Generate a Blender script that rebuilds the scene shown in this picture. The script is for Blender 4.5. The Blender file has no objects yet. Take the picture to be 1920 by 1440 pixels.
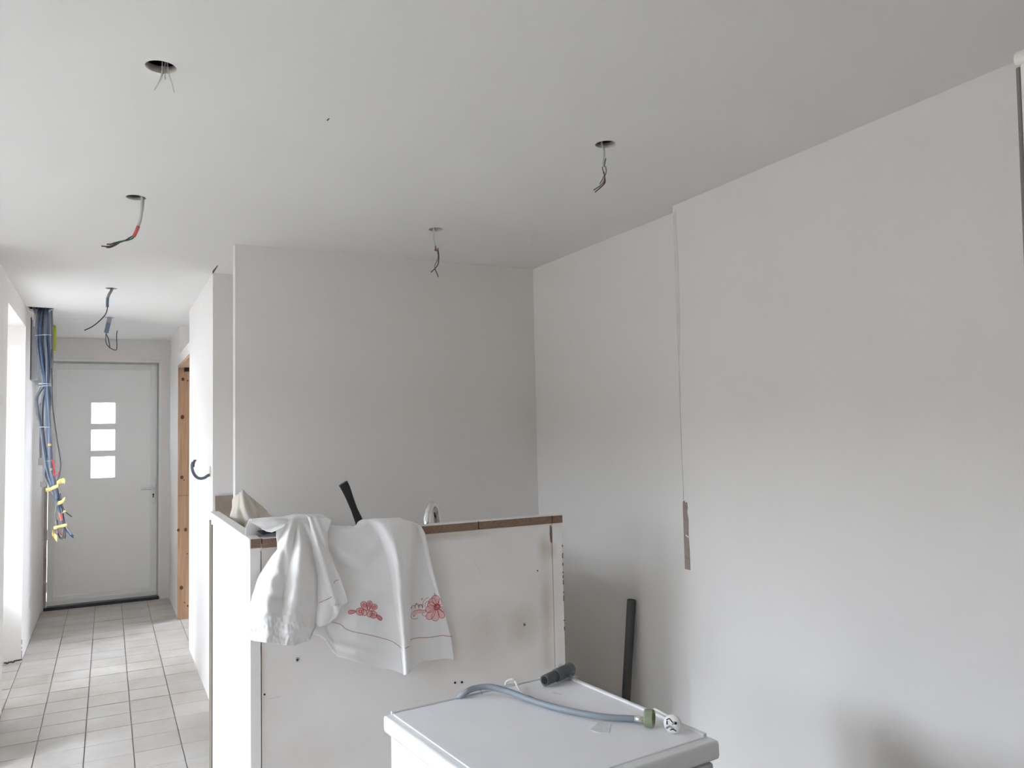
import bpy, bmesh, math, random
from mathutils import Vector, Matrix, noise, geometry
import numpy as np

random.seed(7)
S = bpy.context.scene
C = S.collection

# ------------------------------------------------------------------ camera
F_PX = 1472.47
CAM = Vector((0, 0, 1.5))
YAW, PITCH, ROLL = 0.476010685, 0.0598243392, -0.0221034289
cF = Vector((math.sin(YAW)*math.cos(PITCH), math.cos(YAW)*math.cos(PITCH), math.sin(PITCH)))
_r = Vector((math.cos(YAW), -math.sin(YAW), 0)); _u = _r.cross(cF)
cR = _r*math.cos(ROLL) + _u*math.sin(ROLL)
cU = -_r*math.sin(ROLL) + _u*math.cos(ROLL)
cam = bpy.data.cameras.new('camera'); cam.sensor_fit = 'HORIZONTAL'; cam.sensor_width = 36
cam.lens = 36*F_PX/1920; cam.clip_start = 0.02
camo = bpy.data.objects.new('camera', cam); C.objects.link(camo)
m = Matrix.Identity(4)
for i in range(3):
    m[i][0] = cR[i]; m[i][1] = cU[i]; m[i][2] = -cF[i]; m[i][3] = CAM[i]
camo.matrix_world = m
S.camera = camo

def at(px, py, ax, v):
    """surveyed photo point -> world point on the plane axis=v"""
    d = cF + cR*((px-960)/F_PX) - cU*((py-720)/F_PX)
    t = (v-CAM[ax])/d[ax]
    return CAM + d*t

# ------------------------------------------------------------------ world (overcast), exposure
W = bpy.data.worlds.new('overcast_sky'); S.world = W; W.use_nodes = True
bg = W.node_tree.nodes['Background']
bg.inputs[0].default_value = (0.84, 0.88, 1.0, 1); bg.inputs[1].default_value = 28.0
def portal(name, loc, rot, sx, sy):
    l = bpy.data.lights.new(name, 'AREA'); l.shape = 'RECTANGLE'; l.size = sx; l.size_y = sy
    l.cycles.is_portal = True
    o = bpy.data.objects.new(name, l); C.objects.link(o); o.location = loc; o.rotation_euler = rot
S.view_settings.view_transform = 'Standard'; S.view_settings.look = 'None'
S.view_settings.gamma = 1; S.view_settings.use_curve_mapping = False
S.view_settings.exposure = 1.1
try:
    S.cycles.use_denoising = True; S.cycles.max_bounces = 14; S.cycles.diffuse_bounces = 10
    S.cycles.transparent_max_bounces = 16; S.cycles.sample_clamp_indirect = 8
    S.cycles.caustics_reflective = False; S.cycles.caustics_refractive = False
except Exception:
    pass

# ------------------------------------------------------------------ materials
def srgb(r, g, b):
    f = lambda c: ((c/255+0.055)/1.055)**2.4 if c/255 > 0.04045 else c/255/12.92
    return (f(r), f(g), f(b), 1)
def mat(name, col, rough=.6, metal=0, var=None, scale=8, bump=0, bscale=200, spec=.5, rvar=0, detail=4, coat=0):
    """var: second colour blended in by noise (dirt / stain); bump: fine relief"""
    M = bpy.data.materials.new(name); M.use_nodes = True
    nt = M.node_tree; N = nt.nodes; L = nt.links; b = N['Principled BSDF']
    b.inputs['Base Color'].default_value = col; b.inputs['Roughness'].default_value = rough
    b.inputs['Metallic'].default_value = metal; b.inputs['Specular IOR Level'].default_value = spec
    if coat: b.inputs['Coat Weight'].default_value = coat
    tc = N.new('ShaderNodeTexCoord')
    if var or rvar:
        n = N.new('ShaderNodeTexNoise'); n.inputs['Scale'].default_value = scale; n.inputs['Detail'].default_value = detail
        L.new(tc.outputs['Object'], n.inputs['Vector'])
        if var:
            r = N.new('ShaderNodeValToRGB'); r.color_ramp.elements[0].position = .35; r.color_ramp.elements[1].position = .72
            r.color_ramp.elements[0].color = col; r.color_ramp.elements[1].color = var
            L.new(n.outputs['Fac'], r.inputs['Fac']); L.new(r.outputs['Color'], b.inputs['Base Color'])
        if rvar:
            q = N.new('ShaderNodeMapRange'); q.inputs['To Min'].default_value = rough-rvar; q.inputs['To Max'].default_value = rough+rvar
            q.inputs['From Min'].default_value = .3; q.inputs['From Max'].default_value = .7
            L.new(n.outputs['Fac'], q.inputs['Value']); L.new(q.outputs['Result'], b.inputs['Roughness'])
    if bump:
        n2 = N.new('ShaderNodeTexNoise'); n2.inputs['Scale'].default_value = bscale; n2.inputs['Detail'].default_value = 3
        L.new(tc.outputs['Object'], n2.inputs['Vector'])
        bp = N.new('ShaderNodeBump'); bp.inputs['Strength'].default_value = bump; bp.inputs['Distance'].default_value = .002
        L.new(n2.outputs['Fac'], bp.inputs['Height']); L.new(bp.outputs['Normal'], b.inputs['Normal'])
    return M
M = {}
M['plaster'] = mat('white_wall_paint', (.785, .764, .742, 1), .75, var=(.768, .746, .724, 1), scale=1.5, bump=.12, bscale=260, spec=.25)
M['ceil'] = mat('white_ceiling_paint', (.78, .77, .755, 1), .85, var=(.765, .755, .74, 1), scale=1.2, bump=.08, bscale=200, spec=.2)
M['filler'] = mat('joint_filler', (.66, .655, .64, 1), .85, var=(.74, .735, .72, 1), scale=14, spec=.2)
M['crack'] = mat('crack_shadow_gap', (.10, .095, .09, 1), .95, spec=.1)
M['gypsum'] = mat('raw_gypsum_edge', (.62, .57, .52, 1), .95, var=(.52, .47, .43, 1), scale=60, spec=.1)
M['boardstrip'] = mat('exposed_brown_board', (.34, .285, .265, 1), .9, var=(.28, .235, .22, 1), scale=60, spec=.1)
M['cutedge'] = mat('plasterboard_cut_edge', (.82, .76, .70, 1), .9, var=(.74, .68, .62, 1), scale=40, spec=.1)
M['void'] = mat('ceiling_void', (.03, .028, .026, 1), .95, spec=.1)
M['grout'] = mat('tile_grout', (.40, .385, .36, 1), .95, var=(.22, .21, .20, 1), scale=9, spec=.1)
M['pvc_door'] = mat('white_door_laminate', (.87, .88, .875, 1), .42, bump=.15, bscale=420)
M['pvc_frame'] = mat('white_pvc_profile', (.80, .81, .80, 1), .4)
M['seal'] = mat('grey_rubber_seal', (.42, .425, .42, 1), .7)
M['jamb'] = mat('bare_door_jamb', (.46, .43, .39, 1), .8, var=(.32, .28, .25, 1), scale=14)
M['thresh'] = mat('dark_threshold', (.03, .033, .038, 1), .5)
M['chrome'] = mat('chrome', (.82, .83, .85, 1), .09, 1)
M['steel'] = mat('brushed_steel', (.6, .6, .6, 1), .3, 1)
M['darkhole'] = mat('dark_hole', (.01, .01, .011, 1), .9)
M['blackpl'] = mat('black_bakelite', (.012, .012, .014, 1), .42, bump=.1, bscale=300)
M['chip'] = mat('raw_chipboard', (.27, .185, .13, 1), .9, var=(.19, .125, .09, 1), scale=150, bump=.5, bscale=300, spec=.15)
M['board'] = mat('white_painted_board', (.82, .805, .785, 1), .55, var=(.78, .76, .735, 1), scale=3.5, bump=.08, bscale=120, spec=.35)
M['stain'] = mat('rust_brown_stain', (.60, .53, .44, 1), .7, var=(.66, .62, .55, 1), scale=30)
M['tape'] = mat('masking_tape', srgb(222, 200, 128), .7, var=srgb(196, 172, 104), scale=25)
M['cond_grey'] = mat('grey_conduit', srgb(104, 106, 112), .5)
M['cond_lgrey'] = mat('light_grey_conduit', srgb(146, 148, 154), .5)
M['cond_blue'] = mat('blue_conduit', srgb(48, 74, 104), .45)
M['cond_steel'] = mat('slate_blue_conduit', srgb(92, 99, 110), .45)
M['wire_dark'] = mat('dark_wire', srgb(58, 60, 64), .5)
M['wire_blue'] = mat('blue_wire', srgb(30, 60, 108), .45)
M['wire_red'] = mat('red_wire', srgb(196, 44, 44), .45)
M['wire_green'] = mat('green_wire', srgb(40, 96, 70), .45)
M['wire_brown'] = mat('brown_wire', srgb(104, 74, 60), .5)
M['wire_white'] = mat('white_wire', srgb(226, 224, 218), .5)
M['sheath'] = mat('pale_cable_sheath', srgb(205, 204, 200), .55)
M['redsleeve'] = mat('red_sleeve', srgb(206, 92, 84), .55)
M['bluesleeve'] = mat('blue_grey_sleeve', srgb(92, 110, 130), .5)
M['tie'] = mat('pale_cable_tie', srgb(196, 208, 218), .5)
M['panel'] = mat('grey_metal_backplate', (.42, .44, .46, 1), .5, .1)
M['lime'] = mat('lime_yellow_plastic', srgb(186, 196, 40), .5)
M['brass'] = mat('dull_brass', (.45, .32, .18, 1), .4, .9)
M['enamel'] = mat('white_enamel', (.80, .81, .82, 1), .28, coat=.2)
M['lid'] = mat('machine_lid_laminate', (.85, .845, .87, 1), .42, var=(.82, .815, .84, 1), scale=5, rvar=.1)
M['gluemark'] = mat('grey_glue_residue', (.66, .655, .66, 1), .7, var=(.74, .735, .75, 1), scale=45)
M['fascia'] = mat('pale_grey_fascia', (.55, .55, .55, 1), .4)
M['navy'] = mat('dark_navy_plastic', (.012, .013, .022, 1), .3)
M['hose'] = mat('grey_hose', srgb(140, 148, 157), .45)
M['nut'] = mat('olive_green_nut', srgb(140, 150, 122), .5)
M['pvcdark'] = mat('dark_grey_pvc', (.085, .087, .09, 1), .42)
M['pvcmid'] = mat('grey_pvc', (.085, .092, .10, 1), .42)
M['plug'] = mat('white_plug_plastic', (.78, .77, .74, 1), .4)
M['bundle'] = mat('cream_cotton', (.66, .62, .55, 1), .9, bump=.2, bscale=400, spec=.1)
M['navylayer'] = mat('dark_navy_layer', (.02, .023, .035, 1), .8, spec=.2)
M['emb_red'] = mat('dark_red_thread', srgb(168, 70, 80), .8, spec=.1)
M['emb_pink'] = mat('pink_thread', srgb(240, 200, 198), .85, spec=.1)
M['emb_rose'] = mat('rose_thread', srgb(228, 150, 150), .85, spec=.1)
M['thread'] = mat('mauve_stitching', srgb(170, 120, 124), .85, spec=.1)
M['terracotta'] = mat('brown_floor_tile', (.26, .20, .15, 1), .5, var=(.22, .17, .13, 1), scale=5)
M['fridge'] = mat('pale_fridge_paint', (.78, .74, .70, 1), .35)
M['fridgeedge'] = mat('grey_fridge_edge', (.20, .19, .19, 1), .4)
M['fridgecap'] = mat('white_fridge_cap', (.78, .74, .70, 1), .4)
M['worktop'] = mat('pale_worktop', (.52, .50, .47, 1), .5, var=(.45, .43, .40, 1), scale=30)
M['mdf'] = mat('brown_fibreboard', (.30, .25, .20, 1), .85, var=(.26, .215, .17, 1), scale=25)
M['ground'] = mat('pale_gravel', (.15, .14, .12, 1), .95, var=(.11, .105, .09, 1), scale=20)
M['render'] = mat('grey_wall_render', (.47, .46, .45, 1), .9, var=(.42, .41, .40, 1), scale=6)

def stained_board():
    m_ = mat('stained_white_board', (.73, .705, .675, 1), .55, bump=.08, bscale=120, spec=.35)
    nt = m_.node_tree; N = nt.nodes; L = nt.links; b = N['Principled BSDF']
    geo = N.new('ShaderNodeNewGeometry')
    nz = N.new('ShaderNodeTexNoise'); nz.inputs['Scale'].default_value = 9; nz.inputs['Detail'].default_value = 6; L.new(geo.outputs['Position'], nz.inputs['Vector'])
    big = N.new('ShaderNodeTexNoise'); big.inputs['Scale'].default_value = 2.6; big.inputs['Detail'].default_value = 4; L.new(geo.outputs['Position'], big.inputs['Vector'])
    rmp = N.new('ShaderNodeValToRGB'); rmp.color_ramp.elements[0].position = .38; rmp.color_ramp.elements[1].position = .68
    rmp.color_ramp.elements[0].color = (.84, .82, .80, 1); rmp.color_ramp.elements[1].color = (.77, .735, .70, 1)
    L.new(big.outputs['Fac'], rmp.inputs[0]); col = rmp.outputs[0]
    for c, (sx, sz), tint, k in ((at(981, 1177, 1, PYF), (1, 1), (.47, .39, .29, 1), .11), (at(1022, 1032, 1, PYF), (1.6, .8), (.50, .41, .31, 1), .07), (at(1036, 1034, 1, PYF), (1.5, 1), (.55, .47, .38, 1), .05),
                           (at(1026, 1170, 1, PYF), (2.2, .22), (.52, .42, .34, 1), .09), (at(486, 1200, 1, PYF), (2.0, .12), (.52, .43, .35, 1), .06), (at(850, 1004, 1, PYF), (.25, 2.2), (.56, .47, .37, 1), .06), (at(900, 1190, 1, PYF), (.5, 1), (.64, .55, .49, 1), .16)):
        sub = N.new('ShaderNodeVectorMath'); sub.operation = 'SUBTRACT'; sub.inputs[1].default_value = c; L.new(geo.outputs['Position'], sub.inputs[0])
        mul = N.new('ShaderNodeVectorMath'); mul.operation = 'MULTIPLY'; mul.inputs[1].default_value = (sx, .05, sz); L.new(sub.outputs[0], mul.inputs[0])
        ln = N.new('ShaderNodeVectorMath'); ln.operation = 'LENGTH'; L.new(mul.outputs[0], ln.inputs[0])
        mr = N.new('ShaderNodeMapRange'); mr.interpolation_type = 'SMOOTHSTEP'; mr.inputs['From Min'].default_value = k; mr.inputs['From Max'].default_value = 0; mr.inputs['To Min'].default_value = 0; mr.inputs['To Max'].default_value = 1
        L.new(ln.outputs['Value'], mr.inputs['Value'])
        mm = N.new('ShaderNodeMath'); mm.operation = 'MULTIPLY'; L.new(mr.outputs[0], mm.inputs[0]); L.new(nz.outputs['Fac'], mm.inputs[1])
        mx = N.new('ShaderNodeMix'); mx.data_type = 'RGBA'; pass
        L.new(mm.outputs[0], mx.inputs['Factor']); L.new(col, mx.inputs[6]); mx.inputs[7].default_value = tint; col = mx.outputs[2]
    L.new(col, b.inputs['Base Color'])
    return m_
PYF = 2.755
M['stainedboard'] = stained_board()
def cloth_mat():
    m_ = mat('white_cotton', (.93, .92, .91, 1), .9, bump=.25, bscale=700, spec=.1)
    nt = m_.node_tree; N = nt.nodes; L = nt.links
    b = N['Principled BSDF']; o = N['Material Output']
    t = N.new('ShaderNodeBsdfTranslucent'); t.inputs[0].default_value = (.8, .78, .76, 1)
    mx = N.new('ShaderNodeMixShader'); mx.inputs[0].default_value = .10
    L.new(b.outputs[0], mx.inputs[1]); L.new(t.outputs[0], mx.inputs[2]); L.new(mx.outputs[0], o.inputs['Surface'])
    return m_
M['cloth'] = cloth_mat()
def pine_mat():
    m_ = mat('knotty_pine', srgb(196, 150, 108), .6)
    nt = m_.node_tree; N = nt.nodes; L = nt.links; b = N['Principled BSDF']
    tc = N.new('ShaderNodeTexCoord'); mp = N.new('ShaderNodeMapping'); mp.inputs['Scale'].default_value = (40, 40, 1.2)
    n = N.new('ShaderNodeTexNoise'); n.inputs['Scale'].default_value = 2.2; n.inputs['Detail'].default_value = 5
    r = N.new('ShaderNodeValToRGB'); r.color_ramp.elements[0].color = srgb(170, 132, 100); r.color_ramp.elements[1].color = srgb(198, 164, 134)
    r.color_ramp.elements[0].position = .3; r.color_ramp.elements[1].position = .7
    L.new(tc.outputs['Object'], mp.inputs[0]); L.new(mp.outputs[0], n.inputs[0]); L.new(n.outputs['Fac'], r.inputs[0]); L.new(r.outputs[0], b.inputs['Base Color'])
    return m_
M['pine'] = pine_mat()
M['knot'] = mat('pine_knot', srgb(112, 70, 42), .6, var=srgb(84, 50, 30), scale=90)
def tile_mat():
    m_ = bpy.data.materials.new('dusty_white_tile'); m_.use_nodes = True
    nt = m_.node_tree; N = nt.nodes; L = nt.links; b = N['Principled BSDF']
    geo = N.new('ShaderNodeNewGeometry'); oi = N.new('ShaderNodeObjectInfo')
    n = N.new('ShaderNodeTexNoise'); n.inputs['Scale'].default_value = 2.3; n.inputs['Detail'].default_value = 7; n.inputs['Roughness'].default_value = .6
    L.new(geo.outputs['Position'], n.inputs['Vector'])
    r = N.new('ShaderNodeValToRGB'); e = r.color_ramp.elements
    e[0].position = .38; e[0].color = (.50, .48, .45, 1); e[1].position = .75; e[1].color = (.38, .325, .27, 1)
    x = e.new(.56); x.color = (.46, .43, .395, 1)
    L.new(n.outputs['Fac'], r.inputs[0])
    hv = N.new('ShaderNodeHueSaturation'); mr = N.new('ShaderNodeMapRange'); mr.inputs['To Min'].default_value = .93; mr.inputs['To Max'].default_value = 1.05
    L.new(oi.outputs['Random'], mr.inputs['Value']); L.new(mr.outputs[0], hv.inputs['Value']); L.new(r.outputs[0], hv.inputs['Color']); L.new(hv.outputs[0], b.inputs['Base Color'])
    q = N.new('ShaderNodeMapRange'); q.inputs['From Min'].default_value = .3; q.inputs['From Max'].default_value = .65; q.inputs['To Min'].default_value = .28; q.inputs['To Max'].default_value = .6
    n3 = N.new('ShaderNodeTexNoise'); n3.inputs['Scale'].default_value = 4; n3.inputs['Detail'].default_value = 3
    L.new(geo.outputs['Position'], n3.inputs['Vector']); L.new(n3.outputs['Fac'], q.inputs['Value']); L.new(q.outputs[0], b.inputs['Roughness'])
    n2 = N.new('ShaderNodeTexNoise'); n2.inputs['Scale'].default_value = 38; n2.inputs['Detail'].default_value = 5
    L.new(geo.outputs['Position'], n2.inputs['Vector'])
    bp = N.new('ShaderNodeBump'); bp.inputs['Strength'].default_value = .35; bp.inputs['Distance'].default_value = .004
    L.new(n2.outputs['Fac'], bp.inputs['Height']); L.new(bp.outputs[0], b.inputs['Normal'])
    return m_
M['tile'] = tile_mat()
def glass_mat(name, rough, frosted):
    m_ = bpy.data.materials.new(name); m_.use_nodes = True
    nt = m_.node_tree; N = nt.nodes; L = nt.links; N.remove(N['Principled BSDF']); o = N['Material Output']
    a = N.new('ShaderNodeBsdfTranslucent' if frosted else 'ShaderNodeBsdfTransparent'); a.inputs[0].default_value = (.93, .95, .95, 1)
    g = N.new('ShaderNodeBsdfGlossy'); g.inputs['Roughness'].default_value = rough
    mx = N.new('ShaderNodeMixShader'); mx.inputs[0].default_value = .06
    L.new(a.outputs[0], mx.inputs[1]); L.new(g.outputs[0], mx.inputs[2]); L.new(mx.outputs[0], o.inputs['Surface'])
    return m_
M['glass'] = glass_mat('clear_window_glass', .02, False)
M['frost'] = glass_mat('frosted_door_glass', .25, True)
M['film'] = glass_mat('clear_tape_film', .12, False)
M['film'].node_tree.nodes['Mix Shader'].inputs[0].default_value = .3

# ------------------------------------------------------------------ geometry helpers
def thing(name, label, cat, loc=(0, 0, 0), group=None):
    o = bpy.data.objects.new(name, None); C.objects.link(o); o.location = loc
    o.empty_display_size = .05
    o['label'] = label; o['category'] = cat
    if group: o['group'] = group
    return o
def base_of(p):
    v = Vector((0, 0, 0))
    while p is not None:
        v += p.location; p = p.parent
    return v
def obj(name, bm, material, parent=None, smooth=False, label=None, kind=None):
    """world-space bmesh -> one mesh object, local to its parent"""
    off = base_of(parent)
    bmesh.ops.translate(bm, verts=bm.verts, vec=-off)
    bmesh.ops.recalc_face_normals(bm, faces=bm.faces)
    me = bpy.data.meshes.new(name); bm.to_mesh(me); bm.free()
    me.materials.append(M[material] if isinstance(material, str) else material)
    if smooth:
        for p in me.polygons: p.use_smooth = True
    o = bpy.data.objects.new(name, me); C.objects.link(o)
    if parent is not None: o.parent = parent
    if label: o['label'] = label
    if kind: o['kind'] = kind
    return o
def struct(name, bm, material, smooth=False):
    return obj(name, bm, material, None, smooth, None, 'structure')
def solo(name, bm, material, label, cat, smooth=True, group=None):
    o = obj(name, bm, material, None, smooth, label); o['category'] = cat
    if group: o['group'] = group
    return o
def bx(bm, x0, x1, y0, y1, z0, z1, bev=0):
    r = bmesh.ops.create_cube(bm, size=1)
    vs = r['verts']
    bmesh.ops.scale(bm, vec=(x1-x0, y1-y0, z1-z0), verts=vs)
    bmesh.ops.translate(bm, vec=((x0+x1)/2, (y0+y1)/2, (z0+z1)/2), verts=vs)
    if bev:
        es = list({e for v in vs for e in v.link_edges})
        bmesh.ops.bevel(bm, geom=es, offset=bev, segments=2, profile=.6, affect='EDGES')
    return bm
def box(*a, bev=0):
    return bx(bmesh.new(), *a, bev=bev)
def catmull(pts, sub=6):
    P = [Vector(p) for p in pts]
    if len(P) < 3: return P
    P = [P[0]*2-P[1]] + P + [P[-1]*2-P[-2]]
    out = []
    for i in range(1, len(P)-2):
        for k in range(sub):
            t = k/sub
            a, b, c, d = P[i-1], P[i], P[i+1], P[i+2]
            out.append(.5*((2*b)+(c-a)*t+(2*a-5*b+4*c-d)*t*t+(3*b-a-3*c+d)*t**3))
    out.append(P[-2].copy())
    return out
def tube(bm, pts, r, n=8, smooth=6, cap=True):
    """swept tube; r a number or a list of radii per control point"""
    if smooth: path = catmull(pts, smooth)
    else: path = [Vector(p) for p in pts]
    if isinstance(r, (list, tuple)):
        rr = np.interp(np.linspace(0, len(r)-1, len(path)), range(len(r)), r)
    else: rr = [r]*len(path)
    t0 = (path[1]-path[0]).normalized()
    nrm = t0.orthogonal().normalized()
    rings = []
    for i, p in enumerate(path):
        t = (path[min(i+1, len(path)-1)]-path[max(i-1, 0)]).normalized()
        nrm = (nrm - t*nrm.dot(t)).normalized(); bn = t.cross(nrm)
        rings.append([bm.verts.new(p+(nrm*math.cos(2*math.pi*k/n)+bn*math.sin(2*math.pi*k/n))*rr[i]) for k in range(n)])
    for a, b in zip(rings, rings[1:]):
        for k in range(n): bm.faces.new((a[k], a[(k+1) % n], b[(k+1) % n], b[k]))
    if cap:
        bm.faces.new(rings[0][::-1]); bm.faces.new(rings[-1])
    return bm
def lathe(bm, prof, origin, axis=(0, 0, 1), n=24):
    """prof: list of (radius, distance along axis)"""
    ax = Vector(axis).normalized(); u = ax.orthogonal().normalized(); v = ax.cross(u); o = Vector(origin)
    rings = []
    for r, h in prof:
        rings.append([bm.verts.new(o+ax*h+(u*math.cos(2*math.pi*k/n)+v*math.sin(2*math.pi*k/n))*max(r, 1e-5)) for k in range(n)])
    for a, b in zip(rings, rings[1:]):
        for k in range(n): bm.faces.new((a[k], a[(k+1) % n], b[(k+1) % n], b[k]))
    bm.faces.new(rings[0][::-1]); bm.faces.new(rings[-1])
    return bm
def sheet(bm, grid):
    V = [[bm.verts.new(p) for p in row] for row in grid]
    for a, b in zip(V, V[1:]):
        for k in range(len(a)-1): bm.faces.new((a[k], a[k+1], b[k+1], b[k]))
    return bm
def ip(y, tab):
    return float(np.interp(y, [a for a, b in tab], [b for a, b in tab]))
def sst(a, b, x):
    t = min(1, max(0, (x-a)/(b-a))); return t*t*(3-2*t)

# ------------------------------------------------------------------ room shell
H = 2.44
XL, XR = -.512, .529           # hall side walls
YE = 8.18                      # hall end wall
YK = 3.97                      # kitchen back wall
LX, LY0 = -2.3, -2.0           # far left wall and rear wall of the living area
PITCHT = .212
# floor slab with the tiles laid on it
fl = struct('floor', box(LX-.3, 2.4, LY0-.2, YE+.3, -.15, -.006), 'grout')
cols = [-.724+PITCHT*i for i in range(9)]           # tile column edges
rows = [3.642+PITCHT*i for i in range(23)]
tile_mesh = {}
def tile(x0, y0, w=PITCHT, d=PITCHT):
    g = .0024
    key = (round(w, 4), round(d, 4))
    if key not in tile_mesh:
        b = box(-w/2+g, w/2-g, -d/2+g, d/2-g, -.012, 0, bev=.0012)
        me = bpy.data.meshes.new('tile'); b.to_mesh(me); b.free(); me.materials.append(M['tile']); tile_mesh[key] = me
    o = bpy.data.objects.new('tile', tile_mesh[key]); C.objects.link(o); o.parent = fl
    o.location = (x0+w/2, y0+d/2, random.uniform(-.0008, .0004))
    o.rotation_euler = (random.uniform(-.002, .002), random.uniform(-.002, .002), 0)
for j, y in enumerate(rows):
    for i, x in enumerate(cols):
        if y < 3.6: continue
        if i == 0 and not (5.2 < y < 6.5 or y < 4.3): continue
        if i >= 6 and y > 4.72 and not (6.0 < y < 7.3): continue
        if i > 6 and 4.0 < y < 6.0: continue
        d = min(PITCHT, YE+.06-y)
        if d < .03: continue
        tile(x, y, PITCHT, d)
# the rest of the tiled floor (living side, out of the frame)
b = bmesh.new()
for j in range(-27, 1):
    for i in range(-16, 15):
        x = -.724+PITCHT*i; y = 3.642-PITCHT+PITCHT*j
        if x < LX-.05 or x > 2.3 or y < LY0: continue
        bx(b, x+.0024, x+PITCHT-.0024, y+.0024, y+PITCHT-.0024, -.012, -.0005)
for j in range(0, 4):
    for i in list(range(-16, 0)):
        x = -.724+PITCHT*i; y = 3.642+PITCHT*j
        if x < LX-.05: continue
        bx(b, x+.0024, x+PITCHT-.0024, y+.0024, y+PITCHT-.0024, -.012, -.0005)
obj('tile_field', b, 'tile', fl, kind='stuff')

# left hall wall with the French-window opening
OY0, OY1, OH = 5.28, 6.39, 2.30
TW = .35
b = bmesh.new()
bx(b, XL-TW, XL, 4.35, OY0, 0, H); bx(b, XL-TW, XL, OY1, YE+.25, 0, H); bx(b, XL-TW, XL, OY0, OY1, OH, H)
bx(b, LX, XL-TW, 4.35, 4.6, 0, H)                       # return wall towards the living area
wl = struct('wall_left', b, 'plaster')
# chipped plaster along the bottom of the opening's far corner
b = bmesh.new()
for k in range(9):
    px = 10+k*3.6
    p = at(px, 1245-.22*(px-8)-random.uniform(0, 2), 1, OY1-.002)
    bx(b, p.x-.008, p.x+.008, OY1-.004, OY1, max(0.0, p.z-.005), max(.004, p.z+.003))
obj('chipped_edge', b, 'crack', wl)
b = bmesh.new()
for z0, z1, w in ((.02, .05, .006), (.055, .075, .004), (.09, .10, .003), (.12, .15, .004)):
    bx(b, XL, XL+.002, OY1+.01, OY1+.01+w*4, z0, z1)
obj('chipped_corner', b, 'crack', wl)
# French window in the hall opening (window_1)
def french(name, x0, y0, y1, z1, sill):
    b = bmesh.new(); t = .06
    bx(b, x0, x0+.06, y0, y0+t, 0, z1); bx(b, x0, x0+.06, y1-t, y1, 0, z1)
    bx(b, x0, x0+.06, y0+t, y1-t, z1-t, z1); bx(b, x0, x0+.06, y0+t, y1-t, 0, .04)
    w = struct(name, b, 'pvc_frame')
    ym = (y0+y1)/2
    for a, c in ((y0+t, ym), (ym, y1-t)):
        b = bmesh.new(); s = .05
        bx(b, x0+.005, x0+.05, a, a+s, .04, z1-t); bx(b, x0+.005, x0+.05, c-s, c, .04, z1-t)
        bx(b, x0+.005, x0+.05, a+s, c-s, .04, .04+sill); bx(b, x0+.005, x0+.05, a+s, c-s, z1-t-s, z1-t)
        l = obj('window_leaf', b, 'pvc_frame', w)
        obj('pane', box(x0+.022, x0+.03, a+s, c-s, .04+sill, z1-t-s), 'glass', l)
    obj('window_handle', box(x0+.05, x0+.08, ym-.012, ym+.012, 1.0, 1.13, bev=.005), 'pvc_frame', w)
    return w
french('window_1', XL-TW+.01, OY0, OY1, OH, .46)
# hall end wall round the front door
b = bmesh.new()
DX0, DX1, DH = -.497, .452, 2.247
bx(b, XL-.02, DX0, YE, YE+.25, 0, H); bx(b, DX1, XR+.12, YE, YE+.25, 0, H); bx(b, DX0, DX1, YE, YE+.25, DH, H)
struct('wall_hall_end', b, 'plaster')
# hall right wall with doorway and open transom
PY0, PY1, PH = 6.175, 7.17, 2.115
TZ = 2.205
T2 = .12
b = bmesh.new()
bx(b, XR, XR+T2, 4.73, PY0, 0, H); bx(b, XR, XR+T2, PY1, YE+.2, 0, H)
bx(b, XR, XR+T2, PY0, PY1, PH, TZ); bx(b, XR, XR+T2, 7.06, PY1, TZ, H)
bx(b, XR, XR+T2, PY0, 6.19, TZ, H)
bx(b, XR+T2, 2.2, 4.73, 4.85, 0, H)
wh = struct('wall_hall_right', b, 'plaster')
# fine vertical mark and floor-level chips on that wall
b = bmesh.new(); p = at(325, 850, 0, XR); bx(b, XR-.001, XR, p.y-.006, p.y+.006, p.z-.05, p.z+.03); obj('wall_crack', b, 'filler', wh)
# room beyond the doorway
SW = (7.15, 7.8, 1.0, 2.05)
b = bmesh.new(); bx(b, XR+T2, 2.3, YE+.2, YE+.3, 0, H)
bx(b, 2.2, 2.3, 4.85, SW[0], 0, H); bx(b, 2.2, 2.3, SW[1], YE+.2, 0, H); bx(b, 2.2, 2.3, SW[0], SW[1], 0, SW[2]); bx(b, 2.2, 2.3, SW[0], SW[1], SW[3], H)
struct('wall_side_room', b, 'plaster')
b = bmesh.new()
for a, c, e, g in ((SW[0], SW[0]+.06, SW[2], SW[3]), (SW[1]-.06, SW[1], SW[2], SW[3]), (SW[0]+.06, SW[1]-.06, SW[2], SW[2]+.06), (SW[0]+.06, SW[1]-.06, SW[3]-.06, SW[3])): bx(b, 2.23, 2.28, a, c, e, g)
w5 = struct('window_4', b, 'pvc_frame')
obj('pane', box(2.25, 2.258, SW[0]+.06, SW[1]-.06, SW[2]+.06, SW[3]-.06), 'glass', w5)
portal('side_room_daylight', (2.31, (SW[0]+SW[1])/2, (SW[2]+SW[3])/2), (0, math.pi/2, 0), SW[3]-SW[2], SW[1]-SW[0])
# kitchen wall
b = box(.545, 2.3, YK, YK+.07, 0, H)
struct('wall_kitchen', b, 'plaster')
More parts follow.
